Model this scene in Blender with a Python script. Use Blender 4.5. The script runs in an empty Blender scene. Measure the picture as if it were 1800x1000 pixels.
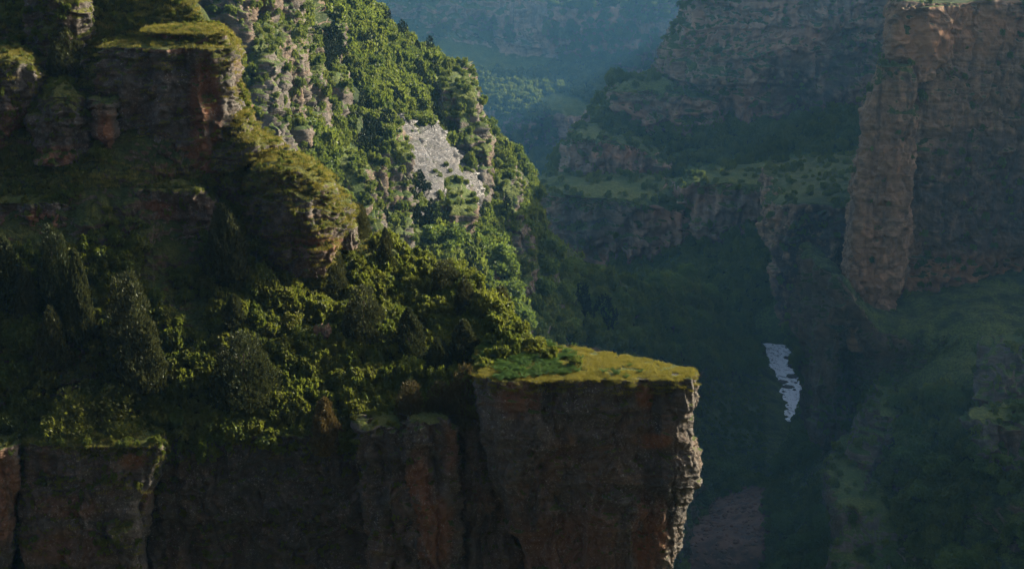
import bpy, math, random
import numpy as np
from math import radians, sin, cos, tan, pi

random.seed(7)
RS = np.random.RandomState(11)
SC = bpy.context.scene
COL = SC.collection

# ------------------------------------------------------------------ camera
F = 2472.0
PITCH = math.atan(650 / F)
cam_d = bpy.data.cameras.new('camera')
cam = bpy.data.objects.new('camera', cam_d)
COL.objects.link(cam)
cam_d.sensor_width = 36
cam_d.lens = F / 1800 * 36
cam_d.clip_start = 0.5
cam_d.clip_end = 20000
cam.rotation_euler = (pi / 2 - PITCH, 0, 0)
SC.camera = cam

# ------------------------------------------------------------------ light
SUN_AZ, SUN_EL = radians(69), radians(25)
w = bpy.data.worlds.new("World")
SC.world = w
w.use_nodes = True
nt = w.node_tree
bg = nt.nodes['Background']
sky = nt.nodes.new('ShaderNodeTexSky')
sky.sky_type = 'NISHITA'
sky.sun_disc = False
sky.sun_elevation = SUN_EL
sky.sun_rotation = SUN_AZ
sky.air_density = 1.0
sky.dust_density = 4.0
sky.ozone_density = 0.3
nt.links.new(sky.outputs[0], bg.inputs[0])
bg.inputs[1].default_value = 0.115
sun_d = bpy.data.lights.new('sun', 'SUN')
sun_d.energy = 5.0
sun_d.angle = radians(0.5)
sun_d.color = (1.0, 0.88, 0.68)
sun = bpy.data.objects.new('sun', sun_d)
COL.objects.link(sun)
from mathutils import Vector
SD = Vector((sin(SUN_AZ) * cos(SUN_EL), cos(SUN_AZ) * cos(SUN_EL), sin(SUN_EL)))
sun.rotation_euler = (-SD).to_track_quat('-Z', 'Y').to_euler()
sun.location = (200, 100, 200)
SC.view_settings.view_transform = 'Standard'
SC.view_settings.look = 'None'
SC.view_settings.exposure = 1.3
SC.view_settings.gamma = 1
HAZE_DENSITY = 0.000066
SC.cycles.max_bounces = 6
SC.cycles.diffuse_bounces = 3
SC.cycles.transmission_bounces = 4
SC.cycles.volume_bounces = 1
SC.cycles.use_denoising = True
SC.cycles.use_adaptive_sampling = False

# ------------------------------------------------------------------ projection helpers (design pixels of a 1800 x 1000 view)
SP, CP = sin(PITCH), cos(PITCH)

def zof(py, Y):
    v = (500 - py) / F
    return Y * (v * CP - SP) / (CP + v * SP)

def pt(px, py, Y):
    v = (500 - py) / F
    s = Y / (CP + v * SP)
    return np.array([(px - 900) / F * s, Y, zof(py, Y)])

def xof(px, Y, z):
    return (px - 900) / F * (Y * CP - z * SP)

def proj(P):
    d = P[..., 1] * CP - P[..., 2] * SP
    d = np.where(d < 1, 1, d)
    u = P[..., 1] * SP + P[..., 2] * CP
    return 900 + F * P[..., 0] / d, 500 - F * u / d, d

# ------------------------------------------------------------------ noise
TBL = RS.rand(64, 64, 64).astype(np.float32)

def vnoise(p):
    i = np.floor(p).astype(np.int32)
    f = (p - i).astype(np.float32)
    f = f * f * (3 - 2 * f)
    i &= 63
    j = (i + 1) & 63
    x0, y0, z0 = i[:, 0], i[:, 1], i[:, 2]
    x1, y1, z1 = j[:, 0], j[:, 1], j[:, 2]
    fx, fy, fz = f[:, 0], f[:, 1], f[:, 2]
    a = TBL[x0, y0, z0] * (1 - fx) + TBL[x1, y0, z0] * fx
    b = TBL[x0, y1, z0] * (1 - fx) + TBL[x1, y1, z0] * fx
    c = TBL[x0, y0, z1] * (1 - fx) + TBL[x1, y0, z1] * fx
    d = TBL[x0, y1, z1] * (1 - fx) + TBL[x1, y1, z1] * fx
    a = a * (1 - fy) + b * fy
    c = c * (1 - fy) + d * fy
    return (a * (1 - fz) + c * fz) * 2 - 1

ROT = np.array([[0.36, 0.48, -0.8], [-0.8, 0.6, 0.0], [0.48, 0.64, 0.6]], np.float32)

def fbm(p, n=4, g=0.5):
    p = p.astype(np.float32)
    s = np.zeros(len(p), np.float32); a = 1.0; t = 0
    for k in range(n):
        s += a * vnoise(p + 17.3 * k); t += a
        a *= g
        p = (p @ ROT) * 2.03
    return s / t * 1.6

def cells(p):
    """piecewise constant noise: fractured blocks"""
    i = np.floor(p).astype(np.int32) & 63
    return TBL[i[:, 0], i[:, 1], i[:, 2]] * 2 - 1

def sstep(a, b, x):
    t = np.clip((x - a) / (b - a), 0, 1)
    return t * t * (3 - 2 * t)

# ------------------------------------------------------------------ grids
def cr_weights(n, m, closed=False, lin=False):
    """m samples of a Catmull-Rom spline through n controls (m may be an array of parameters)"""
    t = np.asarray(m, float) if np.ndim(m) else np.linspace(0, n if closed else n - 1, m, endpoint=not closed)
    W = np.zeros((len(t), n))
    k = np.floor(t).astype(int)
    if not closed:
        k = np.clip(k, 0, n - 2)
    f = t - k
    if lin:
        ws = [(0, 1 - f), (1, f)]
    else:
        ws = [(-1, -.5 * f + f**2 - .5 * f**3), (0, 1 - 2.5 * f**2 + 1.5 * f**3),
              (1, .5 * f + 2 * f**2 - 1.5 * f**3), (2, -.5 * f**2 + .5 * f**3)]
    r = np.arange(len(t))
    for o, wt in ws:
        j = k + o
        j = j % n if closed else np.clip(j, 0, n - 1)
        np.add.at(W, (r, j), wt)
    return W

def grid_normals(P, closed):
    if closed:
        du = np.roll(P, -1, 1) - np.roll(P, 1, 1)
    else:
        du = np.gradient(P, axis=1)
    dv = np.gradient(P, axis=0)
    N = np.cross(du, dv)
    N /= np.linalg.norm(N, axis=2, keepdims=True) + 1e-9
    return N

def grid_mesh(name, P, closed, attrs, mat, flip=False):
    R, C = P.shape[:2]
    me = bpy.data.meshes.new(name)
    idx = np.arange(R * C).reshape(R, C)
    if closed:
        idx = np.concatenate([idx, idx[:, :1]], 1)
    a, b, c, d = idx[:-1, :-1], idx[:-1, 1:], idx[1:, 1:], idx[1:, :-1]
    q = np.stack([a, d, c, b] if flip else [a, b, c, d], -1).reshape(-1, 4)
    me.vertices.add(R * C)
    me.vertices.foreach_set('co', P.reshape(-1).astype(np.float32))
    me.loops.add(q.size)
    me.loops.foreach_set('vertex_index', q.reshape(-1).astype(np.int32))
    me.polygons.add(len(q))
    me.polygons.foreach_set('loop_start', np.arange(0, q.size, 4, dtype=np.int32))
    me.polygons.foreach_set('use_smooth', np.ones(len(q), bool))
    me.update(calc_edges=True)
    for k, v in attrs.items():
        at = me.attributes.new(k, 'FLOAT', 'POINT')
        at.data.foreach_set('value', v.reshape(-1).astype(np.float32))
    me.materials.append(mat)
    o = bpy.data.objects.new(name, me)
    COL.objects.link(o)
    return o

SURF = {}
FACES = []

def displace(P, N, s, cl, soil, k, seed):
    """rock relief on steep faces, soft earth relief on gentle ones; s = feature size in metres"""
    sh = P.shape
    p = P.reshape(-1, 3).astype(np.float32) / s + seed * 7.77
    n = N.reshape(-1, 3)
    cl = cl.reshape(-1)
    warp = np.stack([fbm(p * .5 + 3, 2), fbm(p * .5 + 31, 2), fbm(p * .5 + 61, 2)], 1)
    q = p + .5 * warp
    big = fbm(q * np.float32([.28, .28, .16]), 3)
    fl = fbm(q * np.float32([.9, .9, .10]) + 5, 3)
    flute = 1 - np.abs(fl) * 2.2
    strat = cells(np.stack([q[:, 0] * .06, q[:, 1] * .06, q[:, 2] * .8 + .25 * warp[:, 0]], 1))
    strat2 = cells(np.stack([q[:, 0] * .2 + 9, q[:, 1] * .2, q[:, 2] * 2.3 + .3 * warp[:, 1]], 1))
    b1 = cells(q * np.float32([.55, .55, .45]) + 11)
    b2 = cells((q + .3 * fbm(q * 1.7, 2)[:, None]) * np.float32([1.5, 1.5, 1.7]) + 23)
    fine = fbm(q * 2.2 + 40, 5, .68)
    b3 = cells((q + .25 * fine[:, None]) * np.float32([3.4, 3.4, 4.6]) + 37)
    crack = np.abs(fbm(q * np.float32([.55, .55, .18]) + 77, 3))
    crack = -np.exp(-(crack / .035) ** 2)
    d = s * (k.get('big', .8) * big + k.get('flute', .35) * flute + k.get('strata', .12) * strat + k.get('strata2', .06) * strat2
             + k.get('block', .16) * b1 + k.get('block2', .07) * b2 + k.get('fine', .10) * fine + k.get('block3', .05) * b3 + k.get('crack', .35) * crack)
    if k.get('pits') is not None:
        pz = k['pits'].reshape(-1)
        hole = sstep(.18, .42, fbm(p * np.float32([.8, .8, 1.3]) + 91, 2)) + .5 * sstep(.2, .4, fbm(p * np.float32([2., 2., 2.6]) + 19, 2))
        d -= s * .55 * hole * pz
    e = soil * (1.0 * fbm(p * .35 + 50, 4) + .25 * fbm(p * 1.6 + 60, 3))
    if k.get('hump'):
        e = e + k['hump'] * fbm(p * .13 + 70, 2) * sstep(-203, -183, P.reshape(-1, 3)[:, 2])
    hn = n.copy()
    hn[:, 2] *= .35
    hn /= np.linalg.norm(hn, axis=1, keepdims=True) + 1e-6
    dirv = hn * cl[:, None] + np.array([0, 0, 1.]) * (1 - cl[:, None])
    return (P.reshape(-1, 3) + dirv * (d * cl + e * (1 - cl))[:, None]).reshape(sh)

def paint(P, spots):
    """wear and growth patches with a shape of their own: (px, py, rx, ry, amount)"""
    out = np.zeros(P.shape[:2])
    if not spots:
        return out
    u, v, _ = proj(P)
    nz = fbm(P.reshape(-1, 3) * .12, 3).reshape(out.shape)
    for (x, y, rx, ry, a) in spots:
        r = np.sqrt(((u - x) / rx) ** 2 + ((v - y) / ry) ** 2)
        out = np.maximum(out, a * sstep(1.25, .6, r + .45 * nz))
    return out

def finish(name, P, closed, mat, s, soil, k, seed, spots, flip, cliff=None, label=None):
    N = grid_normals(P, closed)
    if flip:
        N = -N
    cl = sstep(.80, .50, np.abs(N[..., 2])) if cliff is None else np.full(P.shape[:2], cliff)
    if k.get('pits_at'):
        k = dict(k); k['pits'] = paint(P, k['pits_at'])
    if len(P.shape) == 3:
        P = displace(P, N, s, cl, soil, k, seed)
    N2 = grid_normals(P, closed)
    if flip:
        N2 = -N2
    at = {'veg': paint(P, spots.get('veg')) - paint(P, spots.get('bare')), 'stain': paint(P, spots.get('stain')),
          'lichen': paint(P, spots.get('lichen'))}
    o = grid_mesh(name, P, closed, at, mat, flip)
    o['kind'] = 'structure'
    if label:
        o['label'] = label
    SURF.setdefault(name, []).append((P, N2, closed))
    return o

def net(name, rows, mat, s=3, soil=.6, res=3.0, k={}, seed=1, spots={}, bulge=0, label=None, cliff=None, key=None):
    """hillside through rows of (px, py, depth) or world points ('w',x,y,z)"""
    A = np.array([[np.array(c[1:]) if c[0] == 'w' else pt(*c) for c in r] for r in rows])
    R, C = A.shape[:2]
    u, v, _ = proj(A)
    du = np.hypot(np.diff(u, axis=1), np.diff(v, axis=1)).max(0)
    dv = np.hypot(np.diff(u, axis=0), np.diff(v, axis=0)).max(1)
    tu = np.concatenate([np.linspace(i, i + 1, max(4, min(260, int(d / res))), endpoint=False) for i, d in enumerate(du)] + [[C - 1]])
    tv = np.concatenate([np.linspace(i, i + 1, max(6, min(260, int(d / res))), endpoint=False) for i, d in enumerate(dv)] + [[R - 1]])
    Wv, Wu = cr_weights(R, tv), cr_weights(C, tu)
    P = np.einsum('ar,rck,bc->abk', Wv, A, Wu)
    o = finish(name, P, False, mat, s, soil, k, seed, spots, True, cliff, label)
    return o

# plan shapes: (across 0..1, depth fraction 0..1), anticlockwise seen from above starting front left
PLANS = {
    'block': [(0, .25), (.03, .05), (.2, 0), (.4, .02), (.6, 0), (.8, .02), (.97, .06), (1, .25), (1, .6), (.9, .95), (.6, 1), (.3, 1), (.08, .95), (0, .6)],
    'round': [(0, .5), (.04, .25), (.15, .1), (.33, .01), (.5, 0), (.67, .01), (.85, .1), (.96, .25), (1, .5), (.93, .78), (.75, .95), (.5, 1), (.25, .95), (.07, .78)],
    'wedge': [(0, .3), (.02, .06), (.2, .0), (.4, .03), (.6, .0), (.8, .02), (.94, .03), (1, .12), (.985, .24), (.85, .42), (.6, .66), (.4, .84), (.2, .98), (.03, .9)],
    'wall': [(0, .2), (.004, .01), (.12, 0), (.3, .015), (.5, 0), (.7, .015), (.9, .02), (1, .1), (1, .5), (1, .97), (.8, 1), (.4, 1), (.1, 1), (.001, .95)],
    'slant': [(0, .12), (.05, 0), (.28, .16), (.52, .36), (.78, .56), (.96, .76), (1, .9), (.9, 1), (.5, 1), (.2, .9), (.02, .5)],
    'corner': [(0, .4), (0, .12), (.2, .04), (.4, 0), (.6, .0), (.8, 0), (.93, .02), (1, .1), (1.0, .35), (.98, .6), (.95, 1), (.6, 1), (.3, 1), (0, .9)],
}

def tower(name, levels, Yf, thick, mat, plan='block', s=2, soil=.15, res=2.6, k={}, seed=1, spots={}, dome=.12, lean=None, label=None, tilt=0, splay=.9):
    """rock mass: levels (py, pxL, pxR[, dY]) from top to foot; py measured at front depth Yf"""
    pl = np.array(PLANS[plan])
    FACES.append((np.array([l[0] for l in levels], float), np.array([l[1] for l in levels], float), np.array([l[2] for l in levels], float), Yf))
    L = []
    for lv in levels:
        py, a, b = lv[:3]
        y0 = Yf + (lv[3] if len(lv) > 3 else 0)
        z = zof(py, y0)
        xl, xr = xof(a, y0, z), xof(b, y0, z)
        Y = y0 + pl[:, 1] * thick
        X = (xl + pl[:, 0] * (xr - xl)) * (1 + splay * (Y - y0) / y0)
        L.append(np.stack([X, Y, np.full(len(pl), z) + tilt * pl[:, 1] * thick], 1))
    top = L[0]
    c = top.mean(0)
    wid = np.linalg.norm(top - c, axis=1).mean()
    caps = []
    for f, h in ((.02, 1.0), (.3, .95), (.6, .75), (.82, .45), (.94, .17)):
        q = c + (top - c) * f
        q[:, 2] = c[2] + (top[:, 2] - c[2]) * f + dome * wid * h
        caps.append(q)
    A = np.array(caps + L)
    R, C = A.shape[:2]
    u, v, dd = proj(A)
    lev = np.linalg.norm(np.diff(A, axis=0), axis=2).max(1) / Yf * F
    tv = np.concatenate([np.linspace(i, i + 1, max(3, min(260, int(d / (res * (1.6 if i < 5 else 1)) ))), endpoint=False) for i, d in enumerate(lev)] + [[R - 1]])
    rr = np.linalg.norm(np.roll(A, -1, 1) - A, axis=2).max(0) / Yf * F
    front = np.minimum(pl[:, 1], np.roll(pl[:, 1], -1)) < .5
    tu = np.concatenate([np.linspace(i, i + 1, max(4, min(220, int(d / (res if front[i] else res * 5)))), endpoint=False) for i, d in enumerate(rr)])
    Wv, Wu = cr_weights(R, tv), cr_weights(C, tu, closed=True)
    P = np.einsum('ar,rck,bc->abk', Wv, A, Wu)
    return finish(name, P, True, mat, s, soil, k, seed, spots, True, None, label)

# ------------------------------------------------------------------ materials
class NB:
    def __init__(self, name):
        self.m = bpy.data.materials.new(name)
        self.m.use_nodes = True
        self.t = self.m.node_tree
        self.t.nodes.clear()
    def n(self, typ, **kw):
        x = self.t.nodes.new('ShaderNode' + typ)
        for a, v in kw.items():
            setattr(x, a, v)
        return x
    def put(self, sock, v):
        if hasattr(v, 'is_linked') or isinstance(v, bpy.types.NodeSocket):
            self.t.links.new(v, sock)
        else:
            sock.default_value = v
    def math(self, op, a, b=0.0, clamp=False):
        x = self.n('Math', operation=op, use_clamp=clamp)
        self.put(x.inputs[0], a); self.put(x.inputs[1], b)
        return x.outputs[0]
    def mix(self, f, a, b, blend='MIX'):
        x = self.n('Mix', data_type='RGBA', blend_type=blend)
        self.put(x.inputs[0], f)
        for i, v in ((6, a), (7, b)):
            self.put(x.inputs[i], v if not isinstance(v, tuple) else (*v[:3], 1))
        return x.outputs[2]
    def ramp(self, v, a, b, lo=0.0, hi=1.0):
        x = self.n('MapRange', interpolation_type='SMOOTHSTEP')
        self.put(x.inputs[0], v)
        x.inputs[1].default_value, x.inputs[2].default_value = a, b
        x.inputs[3].default_value, x.inputs[4].default_value = lo, hi
        return x.outputs[0]
    def coords(self, sx, sy, sz):
        tc = self.n('TexCoord')
        mp = self.n('Mapping')
        mp.inputs['Scale'].default_value = (sx, sy, sz)
        self.t.links.new(tc.outputs['Object'], mp.inputs[0])
        return mp.outputs[0]
    def noise(self, sc, detail=4, rough=.55, st=(1, 1, 1), dist=0.0):
        x = self.n('TexNoise')
        self.t.links.new(self.coords(*st), x.inputs['Vector'])
        x.inputs['Scale'].default_value = sc
        x.inputs['Detail'].default_value = detail
        x.inputs['Roughness'].default_value = rough
        x.inputs['Distortion'].default_value = dist
        return x.outputs[0]
    def attr(self, name):
        x = self.n('Attribute', attribute_name=name)
        return x.outputs['Fac']

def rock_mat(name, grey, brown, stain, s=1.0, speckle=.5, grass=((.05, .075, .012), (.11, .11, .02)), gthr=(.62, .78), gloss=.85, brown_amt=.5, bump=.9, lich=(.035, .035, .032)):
    b = NB(name)
    big = b.noise(.16 / s, 5, .6, (1, 1, .6), .6)
    col = b.mix(b.ramp(big, .56 - .25 * brown_amt, .72 - .2 * brown_amt), grey, brown)
    tone = b.noise(1.1 / s, 5, .65)
    col = b.mix(b.ramp(tone, .3, .7, .0, .75), col, tuple(c * .42 for c in grey))
    strat = b.noise(1.3 / s, 4, .6, (.12, .12, 1.4))
    col = b.mix(b.ramp(strat, .55, .68, 0, .45), col, tuple(min(1, c * 1.35) for c in brown))
    streak = b.noise(.75 / s, 4, .6, (1, 1, .07))
    col = b.mix(b.ramp(streak, .52, .66, 0, .75), col, tuple(c * .35 for c in grey))
    st = b.math('MULTIPLY', b.attr('stain'), b.ramp(b.noise(.9 / s, 4, .6, (1, 1, .35)), .28, .5))
    col = b.mix(st, col, stain)
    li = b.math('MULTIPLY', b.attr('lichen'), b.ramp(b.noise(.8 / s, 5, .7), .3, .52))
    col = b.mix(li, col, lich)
    if speckle:
        pk = b.math('MULTIPLY', b.ramp(b.noise(4.5 / s, 6, .8), .54, .66), b.ramp(b.noise(.5 / s, 3), .3, .6))
        col = b.mix(b.math('MULTIPLY', pk, speckle), col, (.50, .47, .42))
    # growth on ledges
    ge = b.n('NewGeometry')
    sx = b.n('SeparateXYZ')
    b.t.links.new(ge.outputs['Normal'], sx.inputs[0])
    gn = b.noise(.7 / s, 5, .65)
    slope = b.math('ADD', sx.outputs[2], b.math('MULTIPLY', b.math('SUBTRACT', gn, .5), .55))
    slope = b.math('ADD', slope, b.math('MULTIPLY', b.attr('veg'), .62))
    gm = b.ramp(slope, gthr[0], gthr[1])
    gcol = b.mix(b.ramp(b.noise(.45 / s, 5, .7), .38, .62), grass[0], grass[1])
    gcol = b.mix(b.ramp(b.attr('veg'), .25, .8, 0, .85), gcol, grass[1])
    gcol = b.mix(b.ramp(b.noise(5 / s, 4, .7), .35, .65, 0, .8), gcol, tuple(c * .45 for c in grass[0]))
    col = b.mix(gm, col, gcol)
    h = b.math('ADD', b.math('MULTIPLY', b.noise(2.6 / s, 7, .68), .7), b.math('MULTIPLY', b.noise(11 / s, 4, .6), .22))
    h = b.math('ADD', h, b.math('MULTIPLY', b.noise(2.2 / s, 5, .6, (.1, .1, 1.6)), .5))
    bp = b.n('Bump')
    bp.inputs['Strength'].default_value = bump
    bp.inputs['Distance'].default_value = .5 * s
    b.put(bp.inputs['Height'], h)
    bs = b.n('BsdfPrincipled')
    b.put(bs.inputs['Base Color'], col)
    b.put(bs.inputs['Normal'], bp.outputs[0])
    rough = gloss if gloss > .6 else b.ramp(b.noise(1.6 / s, 5, .65, (1, 1, .25)), .40, .56, gloss, .85)
    b.put(bs.inputs['Roughness'], b.math('ADD', rough, b.math('MULTIPLY', gm, 1 - gloss)))
    bs.inputs['Specular IOR Level'].default_value = .35 if gloss > .6 else .9
    ou = b.n('OutputMaterial')
    b.t.links.new(bs.outputs[0], ou.inputs[0])
    return b.m

def leaf_mat(name, a, b_, trans=.45, tcol=None):
    b = NB(name)
    oi = b.n('ObjectInfo')
    nz = b.noise(1.1, 3)
    f = b.math('ADD', b.math('MULTIPLY', oi.outputs['Random'], .85), b.math('MULTIPLY', b.math('SUBTRACT', nz, .3), .5), True)
    col = b.mix(f, a, b_)
    d = b.n('BsdfDiffuse')
    b.put(d.inputs[0], col)
    t = b.n('BsdfTranslucent')
    tc = b.mix(.5, col, tcol or tuple(min(1, c * 1.6) for c in b_))
    b.put(t.inputs[0], tc)
    mx = b.n('MixShader')
    mx.inputs[0].default_value = trans
    b.t.links.new(d.outputs[0], mx.inputs[1]); b.t.links.new(t.outputs[0], mx.inputs[2])
    gl = b.n('BsdfGlossy')
    gl.inputs['Roughness'].default_value = .5
    gl.inputs[0].default_value = (.6, .65, .6, 1)
    m2 = b.n('MixShader')
    m2.inputs[0].default_value = .03
    b.t.links.new(mx.outputs[0], m2.inputs[1]); b.t.links.new(gl.outputs[0], m2.inputs[2])
    ou = b.n('OutputMaterial')
    b.t.links.new(m2.outputs[0], ou.inputs[0])
    return b.m

def plain_mat(name, c1, c2, sc, rough=.9):
    b = NB(name)
    col = b.mix(b.ramp(b.noise(sc, 5), .35, .65), c1, c2)
    bs = b.n('BsdfPrincipled')
    b.put(bs.inputs['Base Color'], col)
    bs.inputs['Roughness'].default_value = rough
    bp = b.n('Bump'); bp.inputs['Distance'].default_value = .1
    b.put(bp.inputs['Height'], b.noise(sc * 3, 4))
    b.t.links.new(bp.outputs[0], bs.inputs['Normal'])
    ou = b.n('OutputMaterial')
    b.t.links.new(bs.outputs[0], ou.inputs[0])
    return b.m

M_NEAR = rock_mat('conglomerate', (.112, .099, .086), (.14, .088, .054), (.17, .075, .035), 1.0, .6, gthr=(.52, .72), brown_amt=.3)
M_HILL = rock_mat('hill_earth', (.11, .09, .07), (.15, .09, .05), (.30, .11, .04), 1.2, .3, grass=((.035, .055, .01), (.085, .09, .015)), gthr=(.15, .4))
M_MIDR = rock_mat('ridge_rock', (.135, .118, .10), (.17, .115, .075), (.3, .14, .06), 3.0, .25, grass=((.05, .085, .015), (.11, .13, .025)), gthr=(.5, .7))
M_WETR = rock_mat('wet_ridge_rock', (.085, .082, .078), (.095, .083, .07), (.3, .14, .06), 2.0, .3, grass=((.05, .085, .015), (.11, .13, .025)), gthr=(.88, 1.1), gloss=.26, bump=1.0)
M_MIDS = rock_mat('ridge_earth', (.16, .13, .10), (.2, .13, .08), (.3, .12, .05), 3.0, .1, grass=((.018, .036, .009), (.10, .13, .022)), gthr=(.1, .4))
M_WALL = rock_mat('red_wall_rock', (.19, .135, .09), (.35, .205, .11), (.38, .19, .085), 3.0, .1, grass=((.035, .06, .012), (.09, .11, .02)), gthr=(.62, .8), brown_amt=1.0, lich=(.05, .045, .045))
M_FAR = rock_mat('far_wall_rock', (.2, .16, .125), (.32, .2, .125), (.36, .18, .1), 6.0, 0, grass=((.04, .07, .014), (.09, .11, .02)), gthr=(.45, .65), brown_amt=.9, bump=.4)
M_FARS = rock_mat('far_slope_earth', (.17, .13, .10), (.22, .13, .09), (.3, .12, .05), 6.0, 0, grass=((.024, .05, .011), (.10, .14, .024)), gthr=(.2, .45), bump=.4)
M_SCREE = plain_mat('scree', (.15, .075, .047), (.055, .031, .025), .16)
M_BARK = plain_mat('bark', (.07, .05, .035), (.11, .08, .06), 6)
L_JUN = leaf_mat('juniper_leaf', (.018, .03, .010), (.05, .053, .016), .28)
L_CON = leaf_mat('conifer_needle', (.010, .020, .009), (.022, .033, .012), .1)
L_JUNY = leaf_mat('young_juniper_leaf', (.05, .045, .014), (.09, .065, .02), .3)
L_BUSH = leaf_mat('bush_leaf', (.06, .10, .014), (.12, .12, .018), .55, (.22, .26, .03))
L_BROAD = leaf_mat('broadleaf', (.026, .062, .013), (.15, .165, .03), .5, (.26, .34, .04))
L_TREE = leaf_mat('valley_tree_leaf', (.05, .10, .018), (.13, .175, .03), .5, (.24, .32, .04))
L_GRASS = leaf_mat('grass_blade', (.055, .08, .012), (.20, .165, .028), .5, (.32, .28, .04))
L_FERN = leaf_mat('fern_frond', (.04, .09, .012), (.07, .13, .018), .5, (.16, .24, .03))
# ------------------------------------------------------------------ near hill
sil = [(-250, -160, 158), (80, -120, 156), (330, 0, 148), (418, 150, 145), (478, 262, 143), (560, 335, 143), (620, 408, 144), (710, 452, 146), (800, 494, 144), (875, 562, 136), (925, 606, 128)]
edge = [(-700, 800, 118), (-300, 790, 119), (0, 782, 120), (120, 780, 121), (250, 775, 122), (350, 768, 122), (450, 768, 122), (600, 770, 122), (690, 750, 123), (780, 742, 123), (862, 676, 121)]
S0 = np.array([pt(*p) for p in sil]); S3 = np.array([pt(*p) for p in edge])
def W_(a): return [('w', *v) for v in a]
up = np.array([0, 0, 1.0])
rows = [W_(S0 + np.array([6, 26, -34])), W_(S0 + np.array([0, 8, -9])), W_(S0),
        W_(S0 * .67 + S3 * .33 + up * .4), W_(S0 * .34 + S3 * .66 + up * .8), W_(S3), W_(S3 + np.array([0, 2, -6])), W_(S3 + np.array([0, 6, -30]))]
net('hill', rows, M_HILL, s=2.2, soil=.5, res=2.6, seed=3, k=dict(big=.4, flute=.1, crack=.1),
    spots=dict(veg=[(900, 620, 150, 60, .5), (250, 60, 200, 70, .5)], bare=[(290, 365, 50, 25, .5)]), label='steep green hillside on the near side of the canyon')

kn = dict(big=.5, flute=.18, strata=.18, strata2=.10, block=.24, block2=.13, block3=.08, fine=.17, crack=.16)
# upper block with the orange stain
tower('upper_cliff', [(88, 190, 408), (120, 178, 418), (165, 172, 414), (215, 172, 412), (255, 185, 408), (285, 200, 398), (330, 210, 390)], 138, 14, M_NEAR, 'corner', s=1.8, k=dict(kn, big=.3, strata=.1), seed=5, dome=.10,
      spots=dict(stain=[(362, 190, 26, 90, 1), (330, 285, 70, 22, .8), (300, 78, 80, 14, .7)], veg=[(400, 85, 60, 20, .8)]), label='tall grey conglomerate block with an orange stained corner and grass on top')
tower('cliff_toe', [(238, 405, 440), (250, 395, 470), (262, 380, 484), (272, 372, 470), (300, 370, 420)], 137.5, 6, M_NEAR, 'round', s=1.2, k=kn, seed=6, dome=.9, spots=dict(veg=[(440, 225, 60, 40, .9)]), label='small grassy rock lip jutting out below the tall block')
tower('cliff_cap', [(62, 250, 395), (85, 240, 410), (110, 235, 405)], 140, 10, M_NEAR, 'corner', s=1.6, k=kn, seed=7, dome=.12, spots=dict(veg=[(350, 40, 120, 40, 1)], stain=[(290, 75, 60, 15, 1)]), label='low stained rock step under the grassy hilltop')
tower('round_crag', [(112, -60, 60), (140, -80, 72), (180, -80, 64), (225, -90, 50), (265, -90, 30), (300, -90, 10)], 137.5, 9, M_NEAR, 'round', s=1.6, k=kn, seed=8, dome=.25, spots=dict(veg=[(20, 85, 100, 40, 1)], stain=[(40, 250, 50, 60, .7)]), label='rounded grey crag with a mossy top at the edge of the hill')
tower('low_crag', [(175, 70, 140), (205, 52, 162), (240, 45, 168), (268, 48, 165), (290, 60, 150)], 136.5, 8, M_NEAR, 'round', s=1.4, k=kn, seed=9, dome=.45, spots=dict(veg=[(120, 150, 60, 45, 1)], stain=[(80, 275, 50, 18, .8)]), label='low rounded crag with dark growth beside the tall block')
tower('narrow_crag', [(185, 172, 198), (220, 168, 200), (270, 172, 200), (300, 172, 195)], 137, 5, M_NEAR, 'round', s=1.2, k=kn, seed=10, dome=.3, spots=dict(stain=[(185, 240, 14, 40, .9)]), label='narrow orange rock rib in the cleft beside the tall block')
tower('back_crag', [(-10, 60, 150), (20, 50, 160), (80, 50, 165), (200, 60, 165)], 143, 8, M_NEAR, 'round', s=1.6, k=kn, seed=12, dome=.3, spots=dict(veg=[(110, 60, 80, 90, .8)]), label='dark overgrown crag above the cleft')
# second band
tower('lower_outcrop', [(305, 445, 548), (335, 425, 590), (375, 420, 618), (405, 425, 622), (435, 440, 604), (462, 455, 585), (490, 465, 570)], 134.5, 10, M_NEAR, 'round', s=1.6, k=kn, seed=13, dome=.2,
      spots=dict(veg=[(500, 300, 110, 60, .9), (585, 345, 40, 50, .5)], stain=[(560, 430, 60, 12, .9)]), label='rounded mossy outcrop with an undercut orange base')
tower('outcrop_lip', [(398, 598, 622), (405, 592, 630), (420, 592, 632), (440, 596, 628)], 138.5, 3, M_NEAR, 'round', s=.8, k=kn, seed=14, dome=.5, spots=dict(veg=[(612, 395, 20, 8, 1)]), label='small grass capped rock knob beside the mossy outcrop')
tower('middle_outcrop', [(335, 232, 350), (360, 225, 372), (385, 235, 372), (405, 270, 365), (425, 300, 350)], 135.2, 6, M_NEAR, 'block', s=1.3, k=kn, seed=15, dome=.3, spots=dict(stain=[(260, 372, 40, 16, .8)], veg=[(300, 322, 70, 14, .9)]), label='pale broken outcrop in the dark slope under the tall block')
tower('side_outcrop', [(360, -60, 120), (385, -70, 165), (410, -70, 160), (440, -70, 130), (470, -60, 90)], 133.4, 6, M_NEAR, 'block', s=1.3, k=kn, seed=16, dome=.2, spots=dict(stain=[(40, 390, 60, 22, .9)]), label='stained broken outcrop above the dark junipers')

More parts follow.
